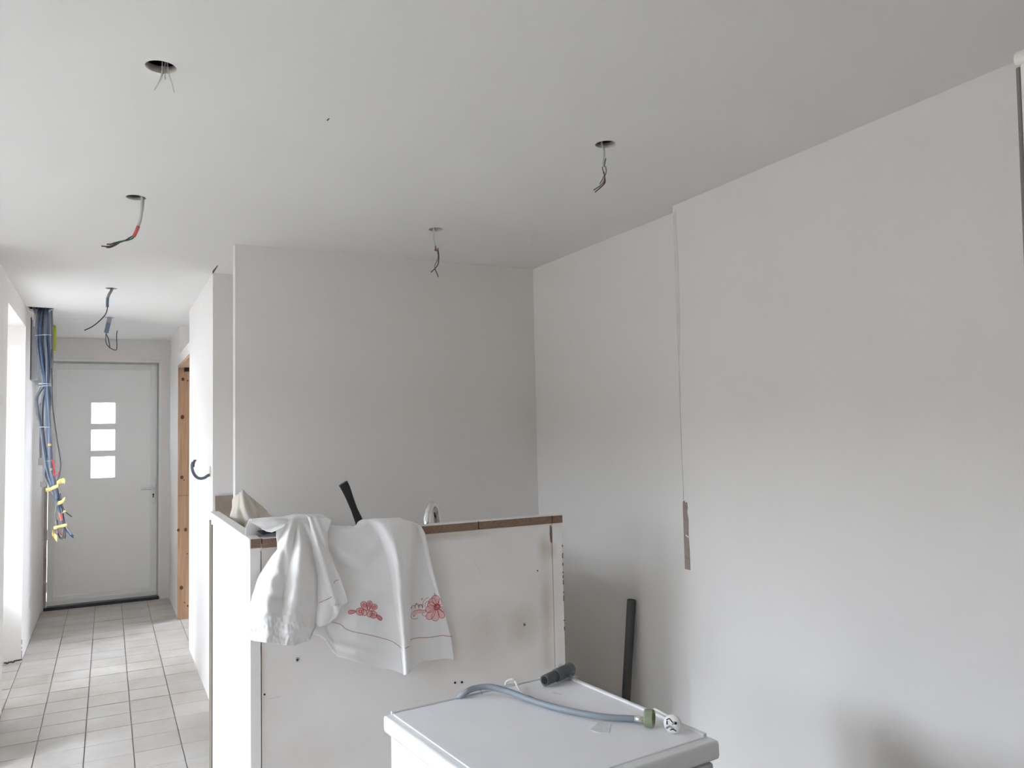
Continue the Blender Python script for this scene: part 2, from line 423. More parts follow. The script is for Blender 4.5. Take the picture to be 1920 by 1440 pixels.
# right wall: far section set back 7 cm behind the near section
b = bmesh.new()
bx(b, 2.2, 2.45, 2.55, 4.86, 0, H)
for z0, z1 in ((0, H),):
    f = [(2.13, 2.605), (2.114, 1.17), (2.08, LY0-.2), (2.45, LY0-.2), (2.45, 2.605)]
    lo = [b.verts.new((x, y, z0)) for x, y in f]; hi = [b.verts.new((x, y, z1)) for x, y in f]
    b.faces.new(lo); b.faces.new(hi)
    for k in range(5): b.faces.new((lo[k], lo[(k+1) % 5], hi[(k+1) % 5], hi[k]))
wr = struct('wall_right', b, 'plaster')
# joint details on the right wall: filler band, hairline crack, strip of exposed board
def rx(y): return 2.13-(2.605-y)*.0111
def wall_strip(poly, th):
    """poly: (y, z) outline on the near right wall plane"""
    b = bmesh.new()
    A = [b.verts.new((rx(y)+.001, y, z)) for y, z in poly]; B = [b.verts.new((rx(y)-th, y, z)) for y, z in poly]
    b.faces.new(A); b.faces.new(B); n = len(poly)
    for k in range(n): b.faces.new((A[k], A[(k+1) % n], B[(k+1) % n], B[k]))
    return b
obj('joint_filler', wall_strip([(2.604, 1.8), (2.604, 2.40), (2.585, 2.42), (2.578, 2.2), (2.582, 1.95), (2.592, 1.8)], .0012), 'filler', wr)
def zig(y0, w, z0, z1, n):
    zs = [z0+(z1-z0)*k/n for k in range(n+1)]
    l = [(y0+random.uniform(-.002, .002), z) for z in zs]
    return l + [(y+w+random.uniform(-.0008, .0008), z) for y, z in l[::-1]]
obj('hairline_crack', wall_strip(zig(2.598, .0022, 1.20, 1.85, 14), .0014), 'gypsum', wr)
obj('hairline_crack', wall_strip(zig(2.594, .0026, 1.62, 1.90, 6), .0015), 'filler', wr)
st = wall_strip([(2.604, .915), (2.604, 1.19), (2.596, 1.197), (2.586, 1.186), (2.578, 1.192), (2.574, 1.17), (2.579, 1.15), (2.572, 1.12), (2.575, 1.05), (2.571, 1.0), (2.571, .915)], .002)
obj('exposed_board_strip', st, 'boardstrip', wr)
obj('strip_chip', wall_strip([(2.572, 1.045), (2.59, 1.052), (2.59, 1.058), (2.572, 1.052)], .0035), 'filler', wr)
# far left wall of the living area with its window, rear wall
WINS = [(2.1, 3.4), (.55, 1.2)]
WH = 2.15
b = bmesh.new()
bx(b, LX-.3, LX, LY0, WINS[1][0], 0, H); bx(b, LX-.3, LX, WINS[1][1], WINS[0][0], 0, H); bx(b, LX-.3, LX, WINS[0][1], 4.6, 0, H)
for a, c in WINS: bx(b, LX-.3, LX, a, c, WH, H)
struct('wall_living', b, 'plaster')
for k, (a, c) in enumerate(WINS):
    french('window_%d' % (k+2), LX-.28, a, c, WH, .06)
    portal('living_window_daylight', (LX-.31, (a+c)/2, WH/2), (0, -math.pi/2, 0), WH, c-a)
struct('wall_rear', box(LX-.3, 2.3, LY0-.2, LY0, 0, H), 'plaster')
portal('hall_window_daylight', (XL-TW-.01, (OY0+OY1)/2, OH/2), (0, -math.pi/2, 0), OH, OY1-OY0)

# ceiling: a plasterboard sheet with real round cut-outs and a dark void above
HOLES = [(.113, 2.122, .037), (.091, 3.338, .036), (1.347, 3.347, .035), (1.458, 2.115, .034), (.014, 5.437, .034), (.005, 6.748, .034)]
pts, edges = [], []
def loop(ps):
    n0 = len(pts); pts.extend(Vector(p) for p in ps); edges.extend((n0+k, n0+(k+1) % len(ps)) for k in range(len(ps)))
loop([(LX-.2, LY0-.1), (2.42, LY0-.1), (2.42, YE+.2), (LX-.2, YE+.2)])
for x, y, r in HOLES:
    loop([(x+r*math.cos(2*math.pi*k/28), y+r*math.sin(2*math.pi*k/28)) for k in range(28)])
CH = (-.505, -.345, 6.36, 6.60)
loop([(CH[0], CH[2]), (CH[1], CH[2]+.03), (CH[1]-.02, CH[3]), (CH[0], CH[3])])
vo, eo, fo, *_ = geometry.delaunay_2d_cdt(pts, edges, [], 0, 1e-6)
b = bmesh.new(); vv = [b.verts.new((v.x, v.y, H)) for v in vo]
for f in fo:
    c = sum((vo[i] for i in f), Vector((0, 0)))/len(f)
    if any((c-Vector((x, y))).length < r for x, y, r in HOLES): continue
    if CH[0] < c.x < CH[1] and CH[2] < c.y < CH[3]: continue
    b.faces.new([vv[i] for i in f])
ext = bmesh.ops.extrude_face_region(b, geom=b.faces[:])
bmesh.ops.translate(b, verts=[g for g in ext['geom'] if isinstance(g, bmesh.types.BMVert)], vec=(0, 0, .019))
ce = struct('ceiling', b, 'ceil')
for x, y, r in HOLES:
    b = bmesh.new(); lathe(b, [(r, .001), (r, .0185), (r-.0015, .0185), (r-.0015, .001)], (x, y, H), n=28)
    for f in [f for f in b.faces if len(f.verts) > 4]: b.faces.remove(f)
    obj('cut_edge', b, 'cutedge', ce, True)
obj('ceiling_deck', box(LX-.3, 2.45, LY0-.2, YE+.3, H+.2, H+.3), 'void', ce)
b = bmesh.new()
bx(b, LX-.3, LX-.28, LY0-.2, YE+.3, H+.0195, H+.2); bx(b, 2.43, 2.45, LY0-.2, YE+.3, H+.0195, H+.2)
bx(b, LX-.3, 2.45, LY0-.2, LY0-.18, H+.0195, H+.2); bx(b, LX-.3, 2.45, YE+.28, YE+.3, H+.0195, H+.2)
obj('void_side', b, 'void', ce)
# cracks in the ceiling
def ceil_poly(name, pp, material='crack'):
    b = bmesh.new(); A = [b.verts.new((x, y, H+.001)) for x, y in pp]; B = [b.verts.new((x, y, H-.0012)) for x, y in pp]
    b.faces.new(A); b.faces.new(B); n = len(pp)
    for k in range(n): b.faces.new((A[k], A[(k+1) % n], B[(k+1) % n], B[k]))
    obj(name, b, material, ce)
ceil_poly('ceiling_crack', [(.526, 4.735), (.520, 4.66), (.527, 4.50), (.531, 4.51), (.532, 4.66), (.531, 4.735)])
ceil_poly('ceiling_crack', [(-.37, 6.912), (-.168, 6.893), (-.168, 6.90), (-.37, 6.924)], 'filler')
ceil_poly('ceiling_nick', [(.575, 2.287), (.577, 2.27), (.580, 2.271), (.579, 2.288)])

# ------------------------------------------------------------------ front door (door_1)
yf = YE+.075
b = bmesh.new()
bx(b, DX0, DX0+.018, YE+.02, yf+.1, 0, DH); bx(b, DX1-.018, DX1, YE+.02, yf+.1, 0, DH); bx(b, DX0+.018, DX1-.018, YE+.02, yf+.1, DH-.02, DH)
door = struct('door_1', b, 'pvc_frame')
b = bmesh.new()
bx(b, DX1-.03, DX1-.018, YE+.03, yf+.06, .03, DH-.02); bx(b, DX0+.02, DX1-.018, YE+.03, yf+.06, DH-.032, DH-.02)
obj('rubber_seal', b, 'seal', door)
obj('bare_jamb', box(DX0-.001, DX0+.022, YE-.004, YE+.06, .0, DH-.3), 'jamb', door)
obj('threshold', box(DX0+.004, DX1-.012, YE-.01, yf+.06, 0, .028, bev=.004), 'thresh', door)
lx0, lx1, lz0, lz1 = DX0+.022, DX1-.03, .03, DH-.034
PANES = [(1.655, 1.848), (1.405, 1.598), (1.152, 1.347)]
pxa, pxb = -.135, .062
b = bmesh.new()
bx(b, lx0, pxa, yf, yf+.045, lz0, lz1); bx(b, pxb, lx1, yf, yf+.045, lz0, lz1)
zz = [lz0]+[v for a in sorted(PANES) for v in a]+[lz1]
for k in range(0, len(zz), 2): bx(b, pxa, pxb, yf, yf+.045, zz[k], zz[k+1])
leaf = obj('door_leaf', b, 'pvc_door', door)
b = bmesh.new(); s = .058
bx(b, lx0, lx0+s, yf-.008, yf, lz0, lz1, bev=.003); bx(b, lx1-s, lx1, yf-.008, yf, lz0, lz1, bev=.003)
bx(b, lx0+s, lx1-s, yf-.008, yf, lz1-s, lz1, bev=.003); bx(b, lx0+s, lx1-s, yf-.008, yf, lz0, lz0+s+.02, bev=.003)
obj('leaf_frame', b, 'pvc_frame', door)
obj('weather_bar', box(lx0, lx1, yf-.03, yf-.008, .032, .075, bev=.006), 'pvc_frame', door)
for a, c in PANES:
    obj('pane', box(pxa, pxb, yf+.018, yf+.026, a, c), 'frost', door)
    b = bmesh.new(); w = .006
    bx(b, pxa-w, pxb+w, yf-.004, yf+.002, a-w, a); bx(b, pxa-w, pxb+w, yf-.004, yf+.002, c, c+w)
    bx(b, pxa-w, pxa, yf-.004, yf+.002, a, c); bx(b, pxb, pxb+w, yf-.004, yf+.002, a, c)
    obj('pane_bead', b, 'pvc_frame', door)
hp = obj('handle_plate', box(.372, .408, yf-.020, yf-.008, .882, 1.118, bev=.004), 'pvc_frame', door)
b = bmesh.new(); tube(b, [(.39, yf-.018, 1.033), (.39, yf-.058, 1.033), (.375, yf-.066, 1.033), (.33, yf-.066, 1.032), (.278, yf-.064, 1.030)], [.009, .009, .010, .009, .008], n=10)
obj('door_lever', b, 'chrome', door, True)
b = bmesh.new(); lathe(b, [(.008, 0), (.008, .004)], (.39, yf-.0235, .975), (0, 1, 0), 12); bx(b, .386, .394, yf-.0235, yf-.0195, .945, .975)
obj('keyhole', b, 'darkhole', hp)
for z in (1.10, .90):
    b = bmesh.new(); lathe(b, [(.004, 0), (.004, .003)], (.39, yf-.0225, z), (0, 1, 0), 10); obj('screw', b, 'steel', hp)
for z in (.16, .62, 1.12, 1.9):
    b = bmesh.new(); lathe(b, [(.007, 0), (.008, .004), (.008, .086), (.007, .09)], (DX0+.024, YE+.02, z), (0, 0, 1), 12)
    obj('hinge', b, 'pvc_frame', door, True)

# ------------------------------------------------------------------ pine-lined doorway (door_2 opening)
b = box(XR-.002, XR+T2+.01, PY1-.001, PY1+.02, 0, PH)
pj = struct('trim_1', b, 'pine')
struct('trim_2', box(XR-.001, XR+T2+.01, PY0-.02, PY0+.001, 0, PH), 'pine')
struct('trim_3', box(XR-.002, XR+T2+.01, PY0, PY1, PH-.022, PH+.001), 'pine')
for px, py, r in ((343, 711, .012), (352, 714, .006), (342, 782, .015), (341, 895, .013), (345, 900, .005), (334.5, 994, .011), (348, 993, .013), (340, 1102, .014), (352, 1136, .007), (346, 1130, .005), (351, 1038, .005)):
    p = at(px, py, 1, PY1-.001)
    b = bmesh.new(); lathe(b, [(r*.8, 0), (r, .001), (r*.6, .002)], (p.x, PY1-.0025, p.z), (0, 1, 0), 12)
    bmesh.ops.scale(b, vec=(1, 1, 1.25), verts=b.verts, space=Matrix.Translation((-p.x, 0, -p.z)))
    obj('knot', b, 'knot', pj)
b = bmesh.new(); p = at(343, 929, 1, PY1-.001); bx(b, XR, XR+T2, PY1-.002, PY1, p.z-.002, p.z+.001); obj('pencil_line', b, 'knot', pj)
b = bmesh.new(); bx(b, XR+.04, XR+T2, PY1-.09, PY1-.02, PH-.055, PH-.022, bev=.003)
solo('door_track_bracket', b, 'blackpl', 'small black metal bracket at the top of the pine doorway', 'bracket', False)

# ------------------------------------------------------------------ fibreboard behind the partition
solo('fibreboard_panel', box(.540, .80, 4.70, 4.728, .002, 1.172), 'mdf', 'brown fibreboard panel against the end of the hall wall', 'board', False)

# ------------------------------------------------------------------ partition
PXL, PXR, PYF, PZ = .425, 1.633, 2.755, 1.160
PT = .037
part = thing('partition', 'half-height white board partition with raw chipboard capping', 'partition', (PXL, PYF, 0))
capz = PZ-.033
obj('front_panel', box(.462, 1.585, PYF+.003, PYF+PT, 0, capz), 'stainedboard', part)
obj('corner_board', box(PXL, .459, PYF, PYF+PT, 0, capz, bev=.0015), 'board', part)
obj('end_board', box(1.588, PXR, PYF+.002, PYF+PT, 0, capz), 'stainedboard', part)
sp = obj('side_panel', box(PXL, PXL+PT, PYF+PT, 3.86, 0, capz), 'board', part)
obj('panel_edge', box(PXL-.004, PXL+.0, 3.80, 3.815, 0, capz-.02), 'crack', sp)
obj('back_upright', box(PXL-.006, PXL+PT, 3.862, 3.885, 0, capz-.005), 'mdf', part)
for k, (a, c) in enumerate(((.4645, .9), (.9, 1.2595), (1.265, 1.584), (1.588, PXR+.001))):
    o = obj('cap_batten', box(a, c, PYF-.003, PYF+PT, capz, PZ-.003-.0005*(k % 2)), 'chip', part)
    obj('batten_top', box(a, c, PYF-.002, PYF+PT, PZ-.003-.0005*(k % 2), PZ), 'board', o)
o = obj('side_batten', box(PXL-.002, .461, PYF-.002, 3.885, capz, PZ, bev=.0015), 'board', part)
obj('batten_end', box(PXL+.002, .460, PYF-.005, PYF-.001, capz+.002, PZ-.001), 'chip', o)
# torn laminate, screws, stains, scratches on the front
def front_blob(name, px, py, rx_, rz_, material, th=.0012, n=14, jag=.25, y=None):
    y = PYF+.003 if y is None else y
    p = at(px, py, 1, y); b = bmesh.new()
    ring = [(math.cos(2*math.pi*k/n)*rx_*(1+random.uniform(-jag, jag)), math.sin(2*math.pi*k/n)*rz_*(1+random.uniform(-jag, jag))) for k in range(n)]
    A = [b.verts.new((p.x+a, y+.0005, p.z+c)) for a, c in ring]; B = [b.verts.new((p.x+a, y-th, p.z+c)) for a, c in ring]
    b.faces.new(A); b.faces.new(B)
    for k in range(n): b.faces.new((A[k], A[(k+1) % n], B[(k+1) % n], B[k]))
    return obj(name, b, material, part)
front_blob('torn_patch', 1033, 1001, .006, .035, 'chip', y=PYF+.002)
front_blob('torn_patch', 492, 1027, .02, .012, 'filler')
front_blob('torn_patch', 890, 999, .014, .004, 'filler')
for px, py, r, mt in ((557, 1237, .008, 'steel'), (983, 1171, .006, 'steel'), (853, 1280, .004, 'darkhole'), (866, 1279, .004, 'darkhole'), (496, 1302, .003, 'darkhole'), (1008, 1070, .0025, 'darkhole')):
    p = at(px, py, 1, PYF+.003)
    b = bmesh.new(); lathe(b, [(r, 0), (r*.9, .003), (r*.3, .0035)], (p.x, PYF+.003, p.z), (0, -1, 0), 14); s_ = obj('screw' if mt == 'steel' else 'screw_hole', b, mt, part, True)
    if mt == 'steel':
        b = bmesh.new(); bx(b, p.x-r*.6, p.x+r*.6, PYF-.0012, PYF-.0003, p.z-r*.18, p.z+r*.18); bx(b, p.x-r*.18, p.x+r*.18, PYF-.0012, PYF-.0003, p.z-r*.6, p.z+r*.6); obj('screw_slot', b, 'darkhole', s_)
def scratch(pp, w, material='filler'):
    b = bmesh.new(); tube(b, [at(x, y, 1, PYF+.0032) for x, y in pp], w, 5, 3); obj('scratch', b, material, part)
scratch([(888, 1052), (891, 1050), (896, 1049)], .0008); scratch([(889, 1055), (894, 1062), (898, 1068), (903, 1079)], .0009)
scratch([(502, 1311), (512, 1309), (524, 1306)], .0012)
b = bmesh.new()
for z, h in ((.30, .02), (.40, .012), (.515, .03), (.56, .008), (.70, .014), (.735, .006), (.815, .022), (.845, .008), (.88, .018), (.905, .012), (.925, .006), (.955, .012), (.985, .02), (1.03, .008)):
    bx(b, PXR-.0015, PXR+.0012, PYF+.0, PYF+.006, z, z+h)
obj('ragged_edge', b, 'thresh', part)

# ------------------------------------------------------------------ kitchen unit behind the partition
ku = thing('kitchen_unit', 'low kitchen sink unit hidden behind the partition', 'cabinet', (1.0, 3.1, 0))
obj('cabinet_body', box(.47, 1.60, 2.80, 3.36, .08, .86), 'board', ku)
obj('plinth', box(.49, 1.58, 2.84, 3.30, 0, .08), 'mdf', ku)
for x0 in (.475, .85, 1.225):
    d = obj('cabinet_door', box(x0, x0+.37, 3.36, 3.378, .10, .85, bev=.003), 'board', ku)
    b = bmesh.new(); tube(b, [(x0+.33, 3.378, .70), (x0+.33, 3.40, .70), (x0+.33, 3.40, .80), (x0+.33, 3.378, .80)], .005, 8, 3); obj('door_handle', b, 'steel', d, True)
b = bmesh.new()
bx(b, .465, .98, 2.795, 3.40, .86, .90); bx(b, 1.42, 1.61, 2.795, 3.40, .86, .90); bx(b, .98, 1.42, 2.795, 2.90, .86, .90); bx(b, .98, 1.42, 3.28, 3.40, .86, .90)
obj('worktop', b, 'worktop', ku)
b = bmesh.new(); bx(b, .98, 1.42, 2.90, 3.28, .72, .725); bx(b, .98, .985, 2.90, 3.28, .725, .90); bx(b, 1.415, 1.42, 2.90, 3.28, .725, .90); bx(b, .985, 1.415, 2.90, 2.905, .725, .90); bx(b, .985, 1.415, 3.275, 3.28, .725, .90)
obj('sink_bowl', b, 'steel', ku)
# side counter along the left leg of the partition
kc = thing('side_counter', 'narrow side counter against the left leg of the partition', 'counter', (.7, 3.6, 0))
obj('counter_body', box(.47, .92, 3.415, 3.86, 0, .94), 'board', kc); obj('counter_top', box(.465, .93, 3.41, 3.87, .94, .975, bev=.003), 'worktop', kc)

# faucet: tall chrome swan neck, seen almost end-on
fa = thing('faucet', 'chrome swan-neck faucet rising behind the partition', 'faucet', (1.155, 2.875, .90))
b = bmesh.new(); lathe(b, [(.026, 0), (.026, .008), (.022, .012), (.020, .07), (.016, .08)], (1.096, 2.865, .90)); obj('faucet_base', b, 'chrome', fa, True)
b = bmesh.new(); fx, fy = 1.096, 2.865
aa = Vector((.088, .114, 0)); path = [(fx, fy, .95), (fx, fy, 1.05), (fx, fy, 1.12)]
for k in range(1, 12):
    t = math.pi*k/12; q = Vector((fx, fy, 1.13))+aa*(.5-.5*math.cos(t))+Vector((0, 0, .088*math.sin(t))); path.append(q)
path += [Vector((fx, fy, 1.12))+aa, Vector((fx, fy, 1.07))+aa]
tube(b, path, .0145, 14, 3); obj('spout', b, 'chrome', fa, True)
e_ = Vector((fx, fy, 1.045))+aa
b = bmesh.new(); lathe(b, [(.017, 0), (.018, .005), (.018, .03), (.0145, .035)], e_); obj('aerator', b, 'chrome', fa, True)
b = bmesh.new(); tube(b, [(fx+.018, fy, .945), (fx+.05, fy-.0, .955), (fx+.09, fy, .975)], [.008, .007, .006], 8, 3); obj('lever', b, 'chrome', fa, True)

# black pan with its handle sticking up out of the sink
pn = thing('frying_pan', 'black pan handle sticking up behind the partition', 'pan', (.93, 3.0, .9))
h0 = at(676, 992, 1, 3.0); h1 = at(641, 905, 1, 3.0)
b = bmesh.new()
ctl = [(690, 1035, .021, .012), (683, 1008, .020, .012), (675, 982, .0165, .011), (664, 955, .0125, .010), (655, 932, .0145, .011), (648, 915, .0175, .012), (643, 906, .0185, .012)]
path = catmull([at(x, y, 1, 3.0) for x, y, *_ in ctl], 5)
wid = np.interp(np.linspace(0, 6, len(path)), range(7), [c[2] for c in ctl]); thk = np.interp(np.linspace(0, 6, len(path)), range(7), [c[3] for c in ctl])
rings = []
for i, p in enumerate(path):
    t = (path[min(i+1, len(path)-1)]-path[max(i-1, 0)]).normalized(); side = t.cross(Vector((0, 1, 0))).normalized(); dep = side.cross(t)
    rings.append([b.verts.new(p+side*wid[i]*math.copysign(abs(math.cos(a))**.7, math.cos(a))+dep*thk[i]*math.copysign(abs(math.sin(a))**.7, math.sin(a))) for a in [2*math.pi*k/16 for k in range(16)]])
for a, c in zip(rings, rings[1:]):
    for k in range(16): b.faces.new((a[k], a[(k+1) % 16], c[(k+1) % 16], c[k]))
b.faces.new(rings[0]); b.faces.new(rings[-1]); obj('handle', b, 'blackpl', pn, True)
hd = (h1-h0).normalized()
c0 = at(690, 1035, 1, 3.0); cen = Vector((c0.x+.10, 3.0, .985))
b = bmesh.new(); ax = Vector((-.55, -.15, .82)).normalized()
lathe(b, [(.085, 0), (.098, .012), (.118, .05), (.122, .052), (.116, .045), (.095, .006), (.01, .005)], cen-ax*.03, ax, 32); obj('pan_body', b, 'blackpl', pn, True)

# ------------------------------------------------------------------ cream cloth bundle on the side counter
b = bmesh.new()
NB, NH = 96, 40
rg = []
for i in range(NH+1):
    h = i/NH; row = []
    for k in range(NB):
        a = 2*math.pi*k/NB
        rad = .012+.128*(1-h**1.8)**.75
        pleat = .42*(.45-abs(math.sin(2.5*a+1.6*h+.4)))+.24*(.5-abs(math.sin(4.5*a-2.2*h+1)))+.05*math.sin(13*a-5*h)
        lump = .25*noise.noise(Vector((math.cos(a)*1.3, math.sin(a)*1.3, h*2.4)))+.10*noise.noise(Vector((math.cos(a)*3.5, math.sin(a)*3.5, h*6)))
        rad *= 1+pleat*(.35+.65*math.sin(math.pi*min(1, h+.25)))+lump
        cx = .600-.075*h**1.3; cy = 3.62-.03*h
        x = cx+rad*math.cos(a)*.92; y = cy+rad*math.sin(a)
        z = .977+.285*h-.035*h*math.cos(a+.3)*(rad/.05)*.3-.05*max(0, h-.8)*math.cos(a*2)
        if z < 1.165 and x < .470: x = .470
        row.append(b.verts.new((x, y, z)))
    rg.append(row)
for p_, q_ in zip(rg, rg[1:]):
    for k in range(NB): b.faces.new((p_[k], p_[(k+1) % NB], q_[(k+1) % NB], q_[k]))
b.faces.new(rg[0][::-1]); b.faces.new(rg[-1])
solo('cloth_bundle', b, 'bundle', 'crumpled cream cloth bundle behind the corner of the partition', 'cloth')

# thin dark navy layer under the white cloth
g = []
for i in range(9):
    row = []
    for j in range(13):
        x = .463+.20*j/12; y = 2.752+.24*i/8
        z = 1.1725+.004*math.sin(j*.9+i*.4)+.006*noise.noise(Vector((x*14, y*14, 0)))-.04*max(0, i/8-.35)**1.3
        row.append((x, y, z))
    g.append(row)
b = bmesh.new(); sheet(b, g)
dk = solo('dark_layer', b, 'navylayer', 'thin dark navy layer under the white cloth at the corner', 'cloth')
mo = dk.modifiers.new('thick', 'SOLIDIFY'); mo.thickness = .004; mo.offset = 0
dk.modifiers.new('sub', 'SUBSURF').levels = 1; dk.modifiers['sub'].render_levels = 1

# ------------------------------------------------------------------ draped cloths
YC = PYF-.006
def drape(name, Lt, Rt, top, bot, depth, parent, ns=60, nt=90, over=True, back=.16):
    rowsv = []
    for i in range(nt+1):
        t = i/nt; row = []
        for j in range(ns+1):
            s = j/ns; y0 = top(s); y1 = bot(s); py = y0+(y1-y0)*t
            l = ip(py, Lt); r = ip(py, Rt); px = l+(r-l)*s
            row.append(at(px, py, 1, YC-max(.0, depth(px, py, s, t))))
        rowsv.append(row)
    pre = []
    if over:
        for dy, dz in ((back, -.10), (.10, -.03), (.06, .0), (.03, .005)):
            pre.append([Vector((p.x+(.004*math.sin(j*.5+dy*40)), YC+dy, max(p.z+dz, PZ+.006 if dy < .04 else -9))) for j, p in enumerate(rowsv[0])])
    b = bmesh.new(); sheet(b, pre+rowsv)
    o = obj(name, b, 'cloth', parent, True)
    m1 = o.modifiers.new('thick', 'SOLIDIFY'); m1.thickness = .0022; m1.offset = 0
    return o
def n2(x, y, s, o=0): return noise.noise(Vector((x*s, y*s, o)))

# --- embroidered cloth (right)
emb = thing('embroidered_cloth', 'white cloth with pink floral embroidery draped over the partition', 'cloth', (.95, PYF, PZ))
BL = [(960, 606), (1000, 608), (1040, 606), (1100, 598), (1190, 588), (1240, 602), (1270, 620)]
BR = [(960, 768), (976, 776), (985, 789), (1000, 797), (1060, 810), (1122, 826), (1190, 845), (1237, 852), (1270, 853)]
Btop = [(600, 985), (612, 988), (640, 991), (667, 992), (677, 988), (690, 979), (720, 978), (772, 976), (778, 979), (793, 990)]
Bbot = [(588, 1188), (600, 1192), (612, 1201), (620, 1222), (626, 1231), (650, 1238), (695, 1252), (722, 1255), (734, 1260), (748, 1266), (758, 1262), (767, 1255), (790, 1240), (815, 1237), (840, 1235), (852, 1238)]
def btop(s): return ip(606+s*(791-606), Btop)
def bbot(s): return ip(592+s*(852-592), Bbot)
RL = [(975, 694), (1000, 712), (1030, 724), (1060, 733), (1095, 738), (1180, 749), (1262, 757)]
RR = [(975, 778), (1050, 774), (1120, 768.5), (1270, 768)]
SE = [(975, 779), (985, 782), (1000, 787), (1060, 804), (1122, 822), (1180, 850), (1270, 870)]
def bdepth(px, py, s, t):
    d = .007
    l = ip(py, RL); r = ip(py, RR); w = max(r-l, 8)
    lean = (px-l)/w
    hgt = .040*sst(965, 1010, py)+.012
    edge = sst(-.10, .22, lean)*(1-sst(.93, 1.03, lean))
    d += hgt*edge*(.55+.45*math.sin(math.pi*min(1, max(0, .15+lean*.7))))
    d += .010*math.exp(-((px-l-w*.35)/7)**2)*sst(985, 1040, py)*edge         # secondary crease
    if px > r-1: d += .010*math.sin(math.pi*min(1, (px-r)/60))*sst(1000, 1150, py)
    e = ip(py, SE); d += .016*sst(-2, 4, px-e)
    # sagging swags between the bunched cloth and the ridge
    if px < l:
        u = min(1, max(0, (px-606)/max(1, l-606)))
        sag = 1000+46*math.sin(math.pi*u)
        d += .013*math.exp(-((py-sag)/12)**2)*math.sin(math.pi*u)-.004*math.exp(-((py-sag-22)/12)**2)
        d += .016*math.sin(math.pi*u)**2*sst(1060, 1180, py)
    # bottom roll of the hem, deeper at the left
    d += .024*sst(.84, 1.0, t)*math.exp(-((px-640)/60)**2)+.010*math.exp(-((t-.90)/.035)**2)*math.exp(-((px-665)/55)**2)
    d += .014*sst(.75, 1, t)*(1-sst(0, 60, abs(px-745)))
    d += .005*n2(px, py, .02, 3)+.002*n2(px, py, .055, 9)
    return d
sb = drape('cloth_sheet', BL, BR, btop, bbot, bdepth, emb, 130, 120)
def on_b(px, py, lift=.002):
    l = ip(py, BL); r = ip(py, BR); s = (px-l)/(r-l)
    t = (py-btop(s))/(bbot(s)-btop(s))
    return at(px, py, 1, YC-max(0, bdepth(px, py, s, t))-.0011-lift)
def zt(zx, zy): return (620+zx/7.58, 1080+zy/7.58)
def closed_tube(bm, pp, w, lift=.001):
    pp = [on_b(x, y, lift) for x, y in pp]; tube(bm, pp+[pp[0]], w, 5, 0)
def fan_face(bm, pp, lift=.0004):
    cx = sum(p[0] for p in pp)/len(pp); cy = sum(p[1] for p in pp)/len(pp)
    c = bm.verts.new(on_b(cx, cy, lift)); v = [bm.verts.new(on_b(x, y, lift)) for x, y in pp]
    mid = [bm.verts.new(on_b((x+cx)/2, (y+cy)/2, lift)) for x, y in pp]; n = len(v)
    for k in range(n):
        bm.faces.new((v[k], v[(k+1) % n], mid[(k+1) % n], mid[k])); bm.faces.new((mid[k], mid[(k+1) % n], c))
def ell(cx, cy, a, b_, rot=0, n=18):
    out = []
    for k in range(n):
        t = 2*math.pi*k/n; x = a*math.cos(t); y = b_*math.sin(t)
        out.append(zt(cx+x*math.cos(rot)-y*math.sin(rot), cy+x*math.sin(rot)+y*math.cos(rot)))
    return out
def petal(cx, cy, ang, ln, wd, n=16):
    out = []
    for k in range(n):
        t = 2*math.pi*k/n; u = .5-.5*math.cos(t); w = wd*math.sin(t)*(.45+.75*u)
        out.append(zt(cx+math.cos(ang)*u*ln-math.sin(ang)*w, cy+math.sin(ang)*u*ln+math.cos(ang)*w))
    return out
TWD = .0008
# fan motif
shapes = [(petal(515, 492, -2.05, 142, 46), 1), (petal(530, 488, -1.32, 138, 44), 1), (petal(545, 495, -.62, 136, 44), 1),
          (ell(418, 505, 54, 52), 1), (ell(478, 520, 34, 44, -.4), 1), (ell(556, 540, 34, 44, .4), 1), (ell(608, 550, 50, 50), 1)]
drops = [petal(362, 505, math.pi-.12, 112, 30), petal(645, 552, .72, 108, 30)]
bo = bmesh.new(); bf = bmesh.new(); bi = bmesh.new()
for pp, _ in shapes: closed_tube(bo, pp, TWD); fan_face(bf, pp)
for cx, cy, a, c, r_ in ((478, 418, 30, 20, 1.05), (552, 408, 32, 18, 1.75), (614, 446, 32, 18, -.62), (420, 503, 27, 25, 0), (600, 548, 26, 24, 0)):
    pp = ell(cx, cy, a, c, r_, 14); closed_tube(bo, pp, TWD*.8); fan_face(bi, pp, .0008)
for pp in drops: closed_tube(bo, pp, TWD); fan_face(bi, pp)
fm = obj('fan_motif', bf, 'emb_pink', emb); obj('motif_outline', bo, 'emb_red', fm, True); obj('motif_centre', bi, 'emb_rose', fm)
# flower motif
bo = bmesh.new(); bf = bmesh.new(); bi = bmesh.new()
fcx, fcy = 1512, 440
for k, (ang, ln, wd, off) in enumerate(((-2.3, 130, 55, 20), (-1.75, 150, 60, 20), (-.9, 110, 45, 30), (.35, 120, 45, 25), (1.05, 150, 48, 30), (1.75, 170, 60, 30), (2.25, 190, 55, 30), (2.85, 150, 55, 20), (-2.85, 120, 50, 20))):
    pp = [q for q in petal(fcx+math.cos(ang)*off, fcy+math.sin(ang)*off, ang, ln, wd)]
    lim = [(min(x, ip(y, BR)-.6), y) for x, y in pp]
    closed_tube(bo, lim, TWD*.9); fan_face(bf, lim)
for pp in (ell(1512, 440, 44, 44), ell(1518, 430, 26, 24)): closed_tube(bo, pp, TWD)
fan_face(bi, ell(1512, 440, 42, 42), .0009)
def arc(bm, zp, w=TWD): tube(bm, [on_b(min(zt(x, y)[0], ip(zt(x, y)[1], BR)-.5), zt(x, y)[1], .001) for x, y in zp], w, 5, 5)
